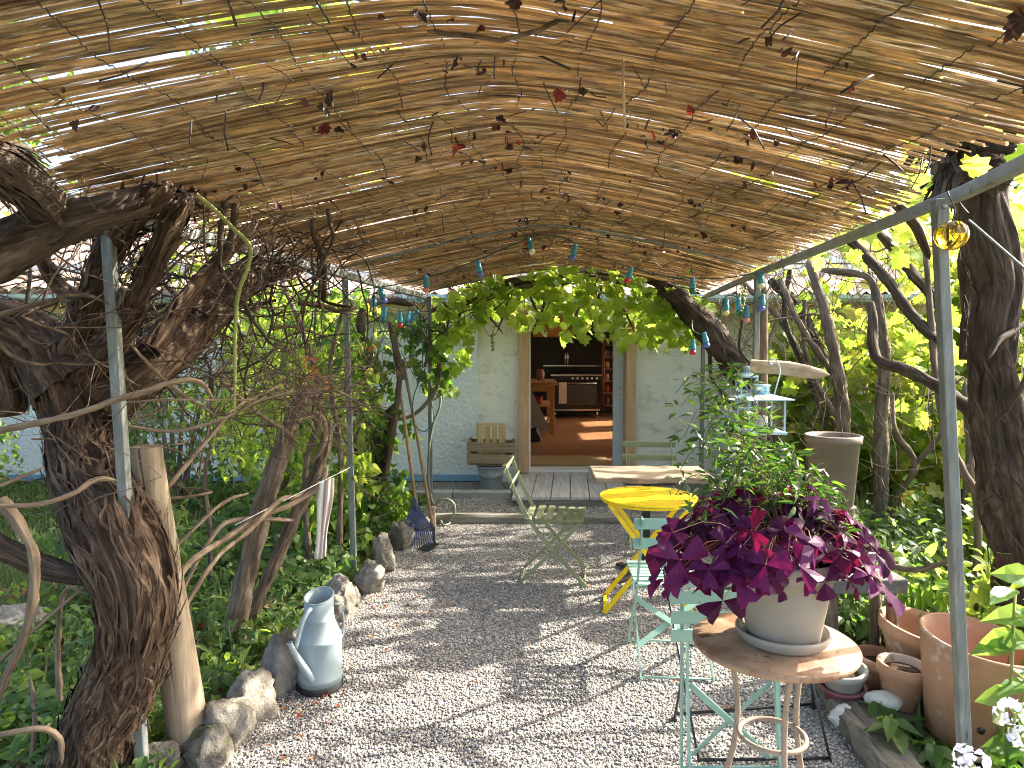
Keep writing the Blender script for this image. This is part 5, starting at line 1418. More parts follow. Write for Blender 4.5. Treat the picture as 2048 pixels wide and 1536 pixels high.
tangle('twigs', M['twig'], va, [lb_(60, 420, 430, 820, 2.7, 3.2), lb_(200, 560, 480, 800, 3.0, 3.8), lb_(300, 620, 440, 640, 3.2, 4.2), lb_(0, 240, 780, 1040, 2.5, 3.0), lb_(-60, 200, 450, 700, 2.4, 2.9)], 190, 5, .0014, .004, (.4, 1.3), (.25, .15, .2))
tangle('twigs', M['bark_dark'], va, [lb_(0, 330, 440, 760, 2.9, 3.6), lb_(120, 480, 440, 740, 3.0, 4.0), lb_(300, 620, 440, 640, 3.4, 4.6)], 110, 7, .003, .009, (.7, 1.6), (.35, .15, .35), 6)
tangle('twigs', M['twig'], va, [lb_(250, 640, 740, 900, 2.8, 3.6), lb_(350, 620, 760, 860, 3.0, 3.6)], 90, 6, .0014, .0035, (.3, .9), (.5, .1, 0))

# two old leaning stems in the left bed, with thin slanting shoots
vb = thing('leaning_vine', 'pair of leaning grey-brown vine stems in the left bed with bare slanting shoots', 'vine', tuple(gr(470, 1260)))
stems(vb, M['bark_grey'], [root(pv([(470, 1255, 3.75, 40), (500, 1120, 3.75, 42), (530, 1000, 3.75, 42), (565, 890, 3.78, 38), (595, 815, 3.8, 36), (640, 770, 3.9, 24)])),
                           root(pv([(500, 1240, 3.9, 26), (560, 1100, 3.9, 28), (600, 1010, 3.9, 28), (640, 930, 3.88, 24), (660, 845, 3.85, 22)]))], 'stem', n=32, step=.02, ridge=.34)
stems(vb, M['bark_light'], [pv(t) for t in (
    [(330, 1215, 2.9, 11), (375, 1130, 3.0, 13), (440, 1085, 3.2, 14), (520, 1035, 3.45, 14), (590, 1005, 3.65, 12), (640, 970, 3.75, 11), (655, 930, 3.8, 10)],
    [(355, 1240, 2.9, 9), (430, 1120, 3.1, 10), (500, 1060, 3.3, 10), (560, 1000, 3.5, 11), (600, 990, 3.7, 9), (660, 945, 3.8, 8)],
    [(360, 1190, 3.1, 8), (420, 1080, 3.3, 9), (470, 1040, 3.4, 10), (590, 1040, 3.7, 9)],
    [(345, 1100, 3.0, 7), (440, 1010, 3.2, 8), (500, 985, 3.4, 5)],
    [(590, 830, 3.75, 14), (640, 830, 3.7, 12), (650, 880, 3.75, 12), (620, 930, 3.8, 10)],
    [(440, 760, 3.4, 8), (520, 830, 3.6, 9), (570, 860, 3.7, 9), (600, 890, 3.8, 8)])], 'shoot', n=12, step=.03, ridge=.3)
MB().tube([at(470, 1050, 3.2), at(560, 1005, 3.5), at(700, 935, 3.9)], .002, 5).part('tie_string', M['linen'], vb)
tangle('twigs', M['twig'], vb, [lb_(430, 680, 740, 880, 3.6, 4.2)], 90, 8, .0015, .004, (.3, .9), (.3, .1, .2))
# hanging green shoot
vs_ = pv([(392, 388, 2.55, 9), (430, 420, 2.6, 9), (470, 460, 2.65, 8), (500, 490, 2.7, 8), (497, 530, 2.72, 8), (476, 590, 2.72, 8), (470, 680, 2.72, 7), (470, 760, 2.72, 6), (468, 830, 2.72, 5)])
gs = woody('hanging_shoot', [vs_], M['stem_green'], None, n=8, step=.03, ridge=.08); tag(gs, 'long bare yellow-green vine shoot hanging down from the reed roof', 'vine shoot')

# --- leaf clouds
def cloud(boxes, counts, seed, shape='box'):
    rg = np.random.default_rng(seed); P = []
    for bx, c in zip(boxes, counts):
        q = np.stack([rg.uniform(*a, c) for a in bx], -1)
        # clumps: keep points where a low noise is high
        k = vn(q[:, 0] * 4 + 100, q[:, 2] * 4 + 100 + q[:, 1] * 1.7, 0, seed)
        P.append(q[k > .42])
    return np.vstack(P)
FACE = np.array([-.25, -.55, .55])

# leafy climber on the left, middle distance (green leaves turning yellow and orange)
vc = thing('leafy_climber', 'leafy creeper with orange autumn leaves between the two left posts', 'climber', tuple(gr(620, 1150)))
bxs = [lb_(430, 700, 560, 760, 5.6, 7.2), lb_(480, 720, 740, 960, 5.3, 6.8), lb_(560, 720, 900, 1090, 5.0, 5.9)]
stems(vc, M['bark_grey'], [root(pv([(620, 1130, 5.0, 14), (610, 950, 5.0, 12), (640, 800, 5.0, 12), (600, 650, 5.0, 10), (560, 560, 5.1, 8)])), root(pv([(680, 1120, 5.1, 14), (680, 900, 5.1, 12), (660, 740, 5.1, 10), (690, 600, 5.1, 8)]))], 'stem', n=10, step=.06)
P = cloud(bxs, (1900, 1300, 500), 31)
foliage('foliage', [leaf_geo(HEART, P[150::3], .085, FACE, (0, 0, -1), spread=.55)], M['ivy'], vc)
foliage('painted_sun_foliage', [leaf_geo(HEART, P[151::3], .09, FACE, (0, 0, -1), spread=.55), leaf_geo(OVATE, P[152::3], .08, FACE, (0, 0, -1), spread=.55)], M['grape'], vc)  # lighter leaf colour stands in for sunlight on this share of the creeper
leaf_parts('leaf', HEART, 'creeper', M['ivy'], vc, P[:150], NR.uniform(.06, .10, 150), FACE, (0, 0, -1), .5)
Q = cloud([lb_(590, 720, 680, 790, 4.2, 4.7)], (160,), 33)
leaf_parts('orange_leaf', HEART, 'creeper_o', M['orange'], vc, Q, NR.uniform(.03, .055, len(Q)), FACE, (0, 0, -1), .7)
tangle('twigs', M['twig'], vc, [lb_(430, 720, 600, 1050, 4.5, 5.4)], 70, 9, .0015, .0035, (.4, 1.0), (.1, 0, .5))

# dark twisted vine by the far left post
vd = thing('twisted_vine', 'dark twisted vine with green leaves at the far left post', 'vine', tuple(gr(750, 1060)))
stems(vd, M['bark_dark'], [root(pv([(742, 1050, 6.4, 34), (752, 980, 6.4, 34), (768, 900, 6.4, 30), (775, 840, 6.4, 26), (800, 800, 6.4, 14)])),
      pv([(765, 900, 6.35, 16), (735, 860, 6.3, 12), (720, 800, 6.3, 12), (740, 720, 6.3, 14), (720, 640, 6.3, 18), (760, 600, 6.4, 20), (830, 610, 6.5, 14)]),
      pv([(700, 880, 6.3, 20), (715, 930, 6.3, 18), (745, 980, 6.35, 18)])], 'stem', n=14, step=.05, ridge=.3)
stems(vd, M['bark_grey'], [root(pv([(752, 1040, 6.3, 14), (775, 930, 6.3, 13), (795, 800, 6.3, 12), (800, 740, 6.3, 12)])), pv([(805, 760, 6.5, 15), (792, 700, 6.5, 14), (778, 640, 6.5, 12)]),
      pv([(790, 840, 6.4, 8), (830, 828, 6.5, 8), (865, 790, 6.6, 8), (880, 750, 6.7, 8), (868, 700, 6.7, 7), (830, 660, 6.7, 7), (800, 640, 6.7, 7)]),
      pv([(740, 800, 6.3, 8), (770, 830, 6.3, 8), (790, 835, 6.3, 8)])], 'stem', n=10, step=.05)
tangle('twigs', M['bark_dark'], vd, [lb_(720, 880, 590, 760, 6.3, 6.9), lb_(740, 1000, 560, 640, 6.6, 7.0)], 150, 12, .002, .005, (.3, .9), (.1, 0, -.3))
bxs = [lb_(715, 830, 620, 900, 6.2, 7.0), lb_(700, 800, 840, 1060, 6.0, 6.8), lb_(810, 900, 640, 800, 6.6, 7.1)]
P = cloud(bxs, (420, 360, 160), 41)
leaf_parts('leaf', HEART, 'twisted', M['ivy'], vd, P[:200], NR.uniform(.06, .11, 200), FACE, (0, 0, -1), .55)
foliage('foliage', [leaf_geo(HEART, P[200:], NR.uniform(.06, .10, len(P) - 200), FACE, (0, 0, -1), spread=.6)], M['ivy'], vd)

# --- grape vine over the far arch, in front of the door
ve = thing('grape_vine', 'sunlit grape vine hanging in a curtain of lobed leaves above the kitchen door', 'grape vine', (1.9, 6.6, 0))
gstem = root(pv([(1560, 1000, 6.2, 44), (1530, 860, 6.2, 46), (1490, 760, 6.2, 54), (1440, 690, 6.3, 56), (1395, 635, 6.5, 50), (1345, 588, 6.75, 36), (1290, 556, 7.0, 18), (1180, 545, 7.05, 12), (1080, 560, 7.05, 16), (960, 585, 7.05, 16), (880, 620, 7.0, 12)]))
woody('trunk', [gstem], M['bark_dark'], ve, n=30, step=.03, ridge=.3, seed=9)
bark_strips('bark_strips', gstem[:7], M['bark'], ve, 80, 77, .1, .3, .006, .02)
stems(ve, M['bark_grey'], [pv([(860, 622, 6.95, 10), (940, 590, 6.98, 14), (1010, 565, 7.0, 14), (1090, 552, 7.0, 12), (1200, 556, 7.0, 12), (1330, 590, 6.95, 10)]), pv([(870, 632, 6.9, 8), (950, 600, 6.95, 9), (1040, 575, 6.95, 9), (1150, 566, 6.95, 8)])] + [pv([(x, 560 + abs(x - 1120) * .12, 7.0, 7), (x + R.uniform(-20, 20), 610, 7.0, 6), (x + R.uniform(-40, 40), 670, 6.95, 4)]) for x in range(900, 1400, 38)], 'cane_shoot', n=8, step=.06)
tangle('twigs', M['bark_dark'], ve, [lb_(880, 1380, 550, 610, 6.85, 7.1)], 90, 14, .002, .0045, (.3, .8), (.3, 0, -.1))
def curtain(n, seed):
    rg = np.random.default_rng(seed); P = []
    while len(P) < n:
        px = rg.uniform(868, 1420); u = (px - 868) / 552
        top_ = 528 + 72 * abs(2 * u - 1) ** 2
        bot = np.interp(px, [868, 900, 950, 1000, 1060, 1130, 1200, 1270, 1330, 1400, 1420], [770, 790, 670, 625, 660, 680, 672, 690, 700, 680, 650])
        py = rg.uniform(top_, bot)
        if rg.random() > 1 - .55 * ((py - top_) / (bot - top_)) ** 2: continue
        P.append(tuple(at(px, py, rg.uniform(6.65, 7.2))))
    return np.array(P)
P = curtain(680, 51)
V3 = np.array([.15, -.6, .45])
leaf_parts('leaf', GRAPE, 'grape', M['grape'], ve, P[:290], NR.uniform(.085, .15, 290), V3, (0, -.1, -1), .5)
foliage('foliage', [leaf_geo(GRAPE, P[290:], NR.uniform(.08, .14, len(P) - 290), V3, (0, -.1, -1), spread=.55)], M['grape'], ve)
def grapes(px, py, D, m, w_=.07, h_=.16):
    b = MB(); c = at(px, py, D)
    rg = random.Random(px)
    for k in range(46):
        v = rg.random(); a = rg.uniform(0, 6.28); r = w_ / 2 * math.sqrt(rg.random()) * (1.1 - v * .8)
        b.lathe([(0, .009), (.0065, .0065), (.009, 0), (.0065, -.0065), (0, -.009)], c + Vector((r * math.cos(a), r * math.sin(a), -h_ * v)), 7)
    b.tube([c + Vector((0, 0, .05)), c + Vector((0, 0, -.05))], .002, 5)
    return b.part('grape_bunch', m, ve)
gm = mat('green_grape', (.20, .22, .05), (.30, .28, .08), rough=.35, scale=30)
for p_ in ((960, 560, 6.9), (985, 668, 6.9), (1105, 545, 6.9), (1485, 575, 5.3), (700, 600, 5.0)): grapes(*p_, gm)

# --- right-hand vines
vr = thing('right_trunk_vine', 'thick fissured vine trunk leaning beside the front right post', 'vine', tuple(gr(2040, 1330)))
tr = root(pv([(2060, 1240, 3.1, 120), (2040, 1080, 3.1, 112), (2015, 930, 3.08, 108), (1992, 780, 3.05, 92), (1985, 660, 3.02, 84), (1995, 560, 3.0, 88), (1968, 440, 2.95, 92), (1975, 340, 2.9, 84), (2000, 240, 2.8, 66), (2030, 170, 2.7, 60), (2100, 110, 2.7, 52), (2200, 20, 2.75, 34), (2260, -80, 2.8, 12)]))
woody('trunk', [tr], M['bark_dark'], vr, n=60, step=.018, ridge=.26, seed=61, strands=8)
bark_strips('bark_strips', tr, M['bark_dark'], vr, 150, 62, .1, .4, .006, .02)
rl_ = [pv([(1970, 320, 2.85, 70), (1935, 290, 2.7, 66), (1905, 270, 2.6, 60), (1870, 290, 2.5, 30)]), pv([(1985, 360, 2.9, 70), (1925, 330, 2.75, 56), (1890, 380, 2.7, 34), (1880, 440, 2.7, 18)]),
       pv([(2010, 900, 3.05, 40), (1940, 820, 3.2, 30), (1880, 775, 3.4, 26), (1810, 740, 3.6, 22), (1752, 715, 3.8, 20), (1745, 640, 3.9, 18), (1740, 600, 4.0, 14)]),
       pv([(1930, 720, 3.2, 22), (1935, 600, 3.2, 22), (1925, 520, 3.15, 20), (1950, 440, 3.1, 14)]),
       pv([(2000, 230, 2.75, 60), (2050, 240, 2.7, 50), (2130, 240, 2.65, 36), (2230, 200, 2.6, 14)]),
       pv([(2060, 640, 3.0, 10), (2000, 680, 2.9, 14), (1975, 720, 2.85, 10)]), pv([(1995, 840, 2.9, 10), (2040, 780, 2.8, 12), (2080, 700, 2.8, 10)])]
for i, l in enumerate(rl_): woody('limb', [l], M['bark_dark'], vr, n=24, step=.025, ridge=.26, seed=80 + i)
bark_strips('bark_strips', rl_[0], M['bark_dark'], vr, 140, 63, .08, .2, .006, .09)
bark_strips('bark_strips', rl_[1], M['bark_dark'], vr, 60, 64, .08, .2, .006, .05)

vm = thing('vine_thicket', 'thicket of climbing vine stems behind the right side of the pergola', 'vine', (2.5, 4.6, 0))
mid = [
    [(1760, 1010, 4.2, 34), (1762, 860, 4.2, 34), (1768, 740, 4.2, 30), (1760, 640, 4.2, 26), (1740, 560, 4.3, 20), (1690, 545, 4.4, 18), (1640, 540, 4.5, 14)],
    [(1690, 960, 4.4, 32), (1685, 820, 4.4, 34), (1672, 730, 4.4, 34), (1655, 640, 4.5, 26), (1630, 560, 4.6, 22), (1615, 520, 4.7, 16)],
    [(1955, 1030, 3.5, 18), (1925, 940, 3.5, 20), (1890, 860, 3.6, 18), (1870, 740, 3.7, 16), (1860, 620, 3.8, 16), (1850, 480, 3.8, 12)],
    [(1935, 1000, 3.6, 22), (1940, 900, 3.6, 22), (1930, 760, 3.6, 14)],
    [(1800, 600, 3.9, 26), (1850, 660, 3.8, 28), (1890, 690, 3.7, 24)],
    [(1560, 560, 4.8, 14), (1600, 650, 4.6, 16), (1660, 740, 4.5, 16), (1700, 820, 4.4, 12)],
    [(1480, 560, 5.4, 14), (1560, 640, 5.1, 14), (1640, 780, 4.8, 14), (1710, 890, 4.6, 12)],
    [(1790, 1010, 4.0, 12), (1830, 930, 3.9, 16), (1790, 860, 3.9, 14), (1785, 780, 4.0, 8)],
    [(1830, 930, 3.9, 12), (1880, 870, 3.8, 12), (1890, 830, 3.8, 8)],
    [(1610, 600, 4.9, 10), (1610, 700, 4.9, 12), (1650, 800, 4.9, 12), (1690, 900, 4.9, 10)],
    [(1700, 480, 4.2, 24), (1770, 555, 4.1, 26), (1830, 640, 4.0, 24), (1890, 670, 3.9, 20)],
    [(1690, 440, 3.7, 18), (1760, 470, 3.6, 22), (1820, 540, 3.6, 26), (1870, 600, 3.6, 24), (1890, 640, 3.6, 20)],
    [(1780, 400, 3.2, 22), (1830, 450, 3.2, 24), (1860, 520, 3.3, 18)],
    [(1580, 540, 5.0, 12), (1570, 640, 5.0, 14), (1620, 760, 4.9, 14), (1650, 860, 4.9, 12)],
    [(1540, 560, 5.2, 20), (1600, 620, 5.2, 26), (1640, 700, 5.1, 22), (1690, 780, 5.0, 16)],
    [(1485, 640, 5.6, 8), (1480, 700, 5.6, 9), (1510, 735, 5.5, 8)], [(1420, 700, 6.4, 12), (1425, 760, 6.4, 10), (1470, 820, 6.3, 10)],
]
mid = [[(a, b_, D * (1.32 if q in (0, 1, 3, 5, 6, 7, 8, 9, 10, 11, 13, 14) else 1.0), w_ * .8) for a, b_, D, w_ in t] for q, t in enumerate(mid)]
stems(vm, M['bark_grey'], [root(pv(t)) if t[0][1] > 950 else pv(t) for t in mid[:4] + mid[5:10]], 'stem', n=18, step=.03, ridge=.26)
stems(vm, M['bark_dark'], [pv(t) for t in [mid[4]] + mid[10:]], 'stem', n=16, step=.03, ridge=.26)
bark_strips('bark_strips', pv([(a, b_, D * 1.0, w_) for a, b_, D, w_ in mid[0]]), M['bark_grey'], vm, 40, 90, .1, .3, .005, .015)
tangle('twigs', M['twig'], vm, [lb_(1500, 1760, 480, 900, 5.8, 6.8), lb_(1560, 1900, 520, 820, 6.0, 7.0), lb_(1700, 1980, 420, 900, 5.6, 6.6), lb_(1620, 1950, 800, 1050, 4.6, 5.4)], 150, 15, .0014, .0045, (.5, 1.5), (-.15, .1, .5))
tangle('twigs', M['twig'], vm, [lb_(1480, 1720, 470, 900, 6.5, 7.7), lb_(1600, 1920, 430, 820, 6.4, 7.6)], 120, 16, .002, .006, (.6, 1.8), (-.2, .1, .7))
tangle('thin_stems', M['bark_light'], vm, [lb_(1520, 1720, 480, 950, 6.4, 7.6), lb_(1640, 1900, 450, 950, 6.2, 7.4)], 55, 17, .003, .009, (1.0, 2.2), (-.12, .05, 1.1), 6)
stems(vm, M['bark_grey'], [pv([(1770, 1130, 3.2, 14), (1830, 1140, 3.0, 12), (1880, 1128, 2.9, 12), (1930, 1110, 2.8, 10)])], 'stem', n=10, step=.04)
# bright backlit leaves: an open screen beyond the stems and a closed mass farther off
rgl = np.random.default_rng(71)
def screen(n, px0, px1, py0, py1, D0, D1, seed, thr=.42):
    rg = np.random.default_rng(seed); P = []
    px = rg.uniform(px0, px1, n * 3); py = rg.uniform(py0, py1, n * 3); D = rg.uniform(D0, D1, n * 3)
    for a, b_, c in zip(px, py, D):
        p = at(a, b_, c)
        if p.z < .05: continue
        if vn(np.array(p.x * 3 + 40), np.array(p.z * 3 + 40 + c * 2), 0, seed) > thr: P.append(tuple(p))
        if len(P) >= n: break
    return np.array(P)
BL = np.array([-.3, -.5, .5])
P = screen(280, 1800, 2130, 330, 1050, 5.3, 6.8, 72)
leaf_parts('leaf', GRAPE, 'grape_y', M['grape_y'], vm, P, rgl.uniform(.09, .16, len(P)), BL, (0, 0, -1), .55)
P1 = screen(230, 1520, 1900, 380, 950, 6.3, 7.8, 73)
P2 = screen(130, 1560, 2100, 260, 520, 3.6, 5.0, 74)
foliage('foliage', [leaf_geo(GRAPE, P1, rgl.uniform(.09, .16, len(P1)), BL, (0, 0, -1), spread=.6), leaf_geo(GRAPE, P2, rgl.uniform(.08, .14, len(P2)), BL, (0, 0, -1), spread=.6)], M['grape_y'], vm)

def mound(name, label, cx, cy, rx_, ry_, h, n, tpl, size, m, seed, trunkm='bark_grey', cat='shrub', group=None):
    t = thing(name, label, cat, (cx, cy, 0), group)
    rg = np.random.default_rng(seed)
    u = rg.normal(0, 1, (n, 3)); u /= np.linalg.norm(u, axis=1)[:, None]
    r = rg.uniform(.45, 1.05, n) ** .5
    lump = .75 + .5 * vn(u[:, 0] * 3 + 30, u[:, 2] * 3 + 30 + u[:, 1] * 2, 0, seed)
    q = u * (r * lump)[:, None] * np.array([rx_, ry_, h * .5]) + np.array([cx, cy, h * .5])
    q = q[q[:, 2] > .03]
    foliage('foliage', [leaf_geo(tpl, q, rg.uniform(size * .7, size * 1.3, len(q)), np.array([0, -.35, .6]), (0, 0, -.7), rg=rg, spread=.6)], m, t)
    for k in range(4):
        a = rg.uniform(0, 6.28)
        woody('branch', [[(cx + .05 * math.cos(a), cy + .05 * math.sin(a), -.05, .035), (cx + rx_ * .25 * math.cos(a), cy + ry_ * .25 * math.sin(a), h * .4, .025), (cx + rx_ * .5 * math.cos(a), cy + ry_ * .5 * math.sin(a), h * .8, .01)]], M[trunkm], t, n=8, step=.15)
    return t
for i_, (x_, y_, r_, h_, n_, lb_n, mk_) in enumerate((
    (3.6, 7.3, 1.0, 1.9, 1900, 'bright yellow-green vine bush beyond the thicket next to the house', 'grape_y'),
    (5.2, 9.6, 1.3, 3.1, 2600, 'tall sunlit vine bush just past the corner of the house', 'grape_y'),
    (6.3, 8.4, 1.3, 3.2, 2600, 'tall yellowing vine bush beyond the middle of the thicket', 'grape_y'),
    (6.9, 6.9, 1.3, 3.0, 2400, 'yellowing vine bush far behind the thick right trunk', 'grape_y'),
    (6.6, 5.2, 1.2, 2.7, 2000, 'green and yellow vine bush off beside the lawn grass on the right', 'grape_y'),
    (8.6, 9.6, 1.8, 3.9, 2600, 'broad green bush behind the yellowing vine bushes', 'grape'),
    (4.6, 5.4, .8, 1.35, 1300, 'low leafy vine bush in front of the tall yellowing bushes', 'grape_y'),
    (3.4, 4.2, .55, 1.0, 700, 'low vine bush behind the thick right trunk', 'grape_y'))):
    mound('vine_bush', lb_n, x_, y_, r_, r_ * .9, h_, n_, GRAPE, .145, M[mk_], 81 + i_, cat='bush')

# vine leaves lying over the reed roof, seen through its gaps
vo = thing('roof_vine', 'grape vine shoots and leaves growing over the top of the reed roof', 'grape vine', (.5, 4, 2.5))
rg = np.random.default_rng(91)
x = rg.uniform(-1.3, 1.8, 900); D = rg.uniform(.4, 6.9, 900)
k = vn(x * 1.6 + 20, D * 1.3 + 20, 0, 92) + .12 * (x > .6) - .1 * (x < 0)
ok = (k > .52) & (x > lx(D)) & (x < rx(D) + .2); x, D = x[ok], D[ok]
z = roof_z(x, D) + rg.uniform(.05, .22, len(x))
foliage('foliage', [leaf_geo(GRAPE, np.stack([x, D, z], -1), rg.uniform(.08, .13, len(x)), np.array([0, 0, 1.0]), (-.3, 0, -.1), rg=rg, spread=.45)], M['grape_y'], vo)
tangle('shoots', M['twig'], vo, [((-1.1, 1.5), (1, 6.8), (2.52, 2.6))], 40, 93, .003, .006, (.8, 2.0), (0, 0, 0))

# dry leaves and bits of twig caught in the reeds
rg = np.random.default_rng(95)
mesh_l = []
for q in range(4):
    tv = (GRAPE if q % 2 else OVATE)[0].copy(); tv[:, 2] += .5 * np.sin(tv[:, 0] * 5 + q) * .3 + .35 * (tv[:, 1] - .4) ** 2; tv[:, 0] *= .7
    me = fast_mesh('dry_leaf', tv, (GRAPE if q % 2 else OVATE)[1], smooth=False); me.materials.append(M['dead']); mesh_l.append(me)
cc = [(1.0 + 5.6 * rg.random() ** 1.2, rg.random()) for q in range(85)]
for i in range(295):
    D, x = cc[i % 85]; D += rg.normal(0, .035) * (i > 84); x = lx(D) + .15 + (rx(D) - lx(D) - .3) * x + rg.normal(0, .04) * (i > 84)
    o = new_obj('dry_leaf', mesh_l[i % 4]); s = rg.uniform(.018, .062) * (1 if i < 85 else .8)
    o.matrix_basis = Matrix.Translation((x, D, float(roof_z(x, D)) - .016 - .03 * rg.random())) @ Euler((rg.uniform(1.2, 4.0), rg.normal(0, .6), rg.uniform(0, 6.28))).to_matrix().to_4x4() @ Matrix.Scale(s, 4)
    tag(o, 'curled dry brown leaf caught in the reed roof', 'dry leaf', 'dry leaves in the reed roof')
b = MB()
for i in range(300):
    D = 1.0 + 5.6 * rg.random(); x = rg.uniform(lx(D) + .15, rx(D) - .15)
    p = Vector((x, D, float(roof_z(x, D)) - .006)); d = Vector(rg.normal(0, 1, 3)); d.z = -abs(d.z) * .8; d.normalize()
    L_ = rg.uniform(.03, .16)
    b.tube([p, p + d * L_ * .5 + Vector(rg.normal(0, .006, 3)), p + d * L_], float(rg.uniform(.0012, .0034)), 4)
tag(b.top('broken_twigs', M['wire'], (.2, 4, 2.4)), 'short broken twigs and stalks poking down through the reed roof', 'twigs', kind='stuff')
tag(MB().tube([at(1246, 118, 1.62), at(1247, 180, 1.62), at(1250, 262, 1.63)], .0032, 6).top('loose_cane', M['rail'], at(1246, 118, 1.62)), 'loose pale cane end dangling from the reed roof', 'cane')

# --- the potted shrub and the purple shamrock leaves
rg = np.random.default_rng(101)
CR = PB + Vector((0, 0, .235))
pos, nr, tip, st = [], [], [], MB()
while len(pos) < 185:
    a = rg.uniform(0, 6.28); rho = .36 * math.sqrt(rg.uniform(.02, 1)); 
    z = .20 - .085 * (rho / .2) ** 1.4 + rg.normal(0, .05)
    if rho < .18: z = max(z, .02)
    p = CR + Vector((rho * math.cos(a) * .95 - .05, rho * math.sin(a) * .82, z))
    if p.z < TZ + .03: continue
    if p.z < CR.z + (-.06 if math.cos(a) < -.55 else (.035 if math.sin(a) < 0 and math.cos(a) < .75 else -.04)): continue
    pos.append(tuple(p)); nr.append((math.cos(a) * rho * 2.6, math.sin(a) * rho * 2.6 - .15, .75)); tip.append((math.cos(a), math.sin(a), -.2))
    s0 = CR + Vector((.09 * math.cos(a) * rg.random(), .09 * math.sin(a) * rg.random(), 0))
    m_ = s0.lerp(p, .55) + Vector((0, 0, .06 + .1 * rho))
    st.tube([Vector(c) for c in catmull([s0, m_, p], .06)], .0013, 4, cap=False)
for p_, s_ in (((1560, 1195), .075), ((1610, 1180), .07), ((1650, 1185), .06), ((1515, 1170), .07), ((1470, 1165), .07), ((1360, 1140), .075), ((1690, 1150), .06), ((1715, 1110), .07), ((1345, 1085), .08)):
    p = at(p_[0], p_[1] - 20, 2.06); pos.append(tuple(p)); nr.append((0, -.9, .35)); tip.append((.1, -.2, -1))
    st.tube([Vector(c) for c in catmull([CR + Vector((0, -.1, 0)), CR.lerp(p, .6) + Vector((0, 0, .07)), p], .05)], .0013, 4, cap=False)
leaf_parts('leaf', OXALIS, 'oxalis', M['oxalis'], pp, pos, rg.uniform(.036, .086, len(pos)), np.array(nr), np.array(tip), .32, rg)
tag(st.part('leaf_stalks', M['stem_red'], pp), kind='stuff')
sb_ = MB(); lp_, ln_, lt_ = [], [], []
for k in range(46):
    a = rg.uniform(0, 6.28); s0 = CR + Vector((.05 * math.cos(a), .05 * math.sin(a), 0))
    out = rg.uniform(.05, .29); h_ = rg.uniform(.17, .50) * (1.05 - .4 * out) * (1 - .3 * math.cos(a))
    ex, ey = out * math.cos(a) - .075, out * math.sin(a) * .75
    e = CR + Vector((ex, ey, h_)); m_ = s0.lerp(e, .5) + Vector((-.2 * ex, -.2 * ey, .03)) + Vector(rg.normal(0, .02, 3))
    drop = e + Vector((ex * .3, ey * .3, -.05 - .06 * rg.random()))
    C = catmull([s0, m_, e, drop], .02)
    sb_.tube([Vector(c) for c in C[::2]], [.0024 * (1 - .6 * i / len(C[::2])) for i in range(len(C[::2]))], 5, cap=False)
    for i in range(int(len(C) * .42), len(C)):
        for q in range(3):
            if rg.random() < .6:
                d = rg.normal(0, 1, 3); d[2] = d[2] * .5 - .1
                lp_.append(C[i] + d * .012); lt_.append(d); ln_.append((-d[0] * .3, -d[1] * .3 - .2, .8))
lp_ = np.array(lp_)
print('shrub leaves', len(lp_))
foliage('shrub_foliage', [leaf_geo(OVATE if False else LANCE, lp_, rg.uniform(.032, .058, len(lp_)), np.array(ln_), np.array(lt_), rg=rg, spread=.35)], M['jasmine'], pp)
_t = LANCE[0].copy()
tag(sb_.part('shrub_stems', M['twig'], pp), kind='stuff')

# --- plants on the ground
def clumps(name, label, cat, spots, m, tpl, seed, per=26, size=.06, hgt=.16, rad=.12, nrm=(0, -.2, 1)):
    rg = np.random.default_rng(seed); P = []; 
    for (x, y) in spots:
        k = int(per * rg.uniform(.6, 1.4)); a = rg.uniform(0, 6.28, k); r = rad * np.sqrt(rg.random(k)); 
        z = hgt * rg.uniform(.25, 1.2) * rg.uniform(.2, 1, k) * (1.15 - (r / rad) ** 2 * .5)
        P.append(np.stack([x + r * np.cos(a), y + r * np.sin(a), z], -1))
    P = np.vstack(P)
    o = foliage(name, [leaf_geo(tpl, P, rg.uniform(size * .6, size * 1.4, len(P)), nrm, (0, -.3, -.1), rg=rg, spread=.45)], m, None)
    return tag(o, label, cat, kind='stuff')
def bed(n, x0, x1, y0, y1, seed, test=None, thr=.3):
    rg = np.random.default_rng(seed); L_ = []
    while len(L_) < n:
        x, y = rg.uniform(x0, x1), rg.uniform(y0, y1)
        if test and not test(x, y): continue
        if vn(np.array(x * 2.2 + 60), np.array(y * 2.2 + 60), 0, seed) < thr and rg.random() < .8: continue
        L_.append((x, y))
    return L_
left_bed = lambda x, y: x < XL(y) - .10 and x > -4.5 and (x + 1.1) ** 2 + (y - 2.5) ** 2 > .03
clumps('ground_cover', 'low green leafy ground cover filling the left bed', 'ground cover', bed(120, -3.4, -1.0, 2.3, 4.6, 111, left_bed), M['ground_leaf'], OVATE, 111, 22, .06, .16, .13)
clumps('ground_cover', 'heart-leaved seedlings scattered in the left bed', 'ground cover', bed(60, -3.0, -1.0, 2.4, 4.6, 117, left_bed, .45), M['grape'], HEART, 117, 16, .05, .20, .11)
clumps('ground_cover', 'narrow-leaved weeds in the left bed by the watering can', 'ground cover', bed(45, -2.2, -1.0, 2.6, 4.4, 118, left_bed, .5), M['ground_leaf'], LANCE, 118, 26, .08, .26, .10)
clumps('leaf_litter', 'brown dead leaves lying on the soil of the left bed', 'leaf litter', bed(240, -3.4, -1.0, 2.3, 7.0, 119, left_bed), M['litter'], OVATE, 119, 7, .05, .03, .16)
clumps('ground_cover', 'low shaded plants under the leafy climber on the left', 'ground cover', bed(300, -2.6, -.75, 4.4, 7.2, 112, left_bed), M['ground_leaf'], HEART, 112, 26, .06, .22, .15)
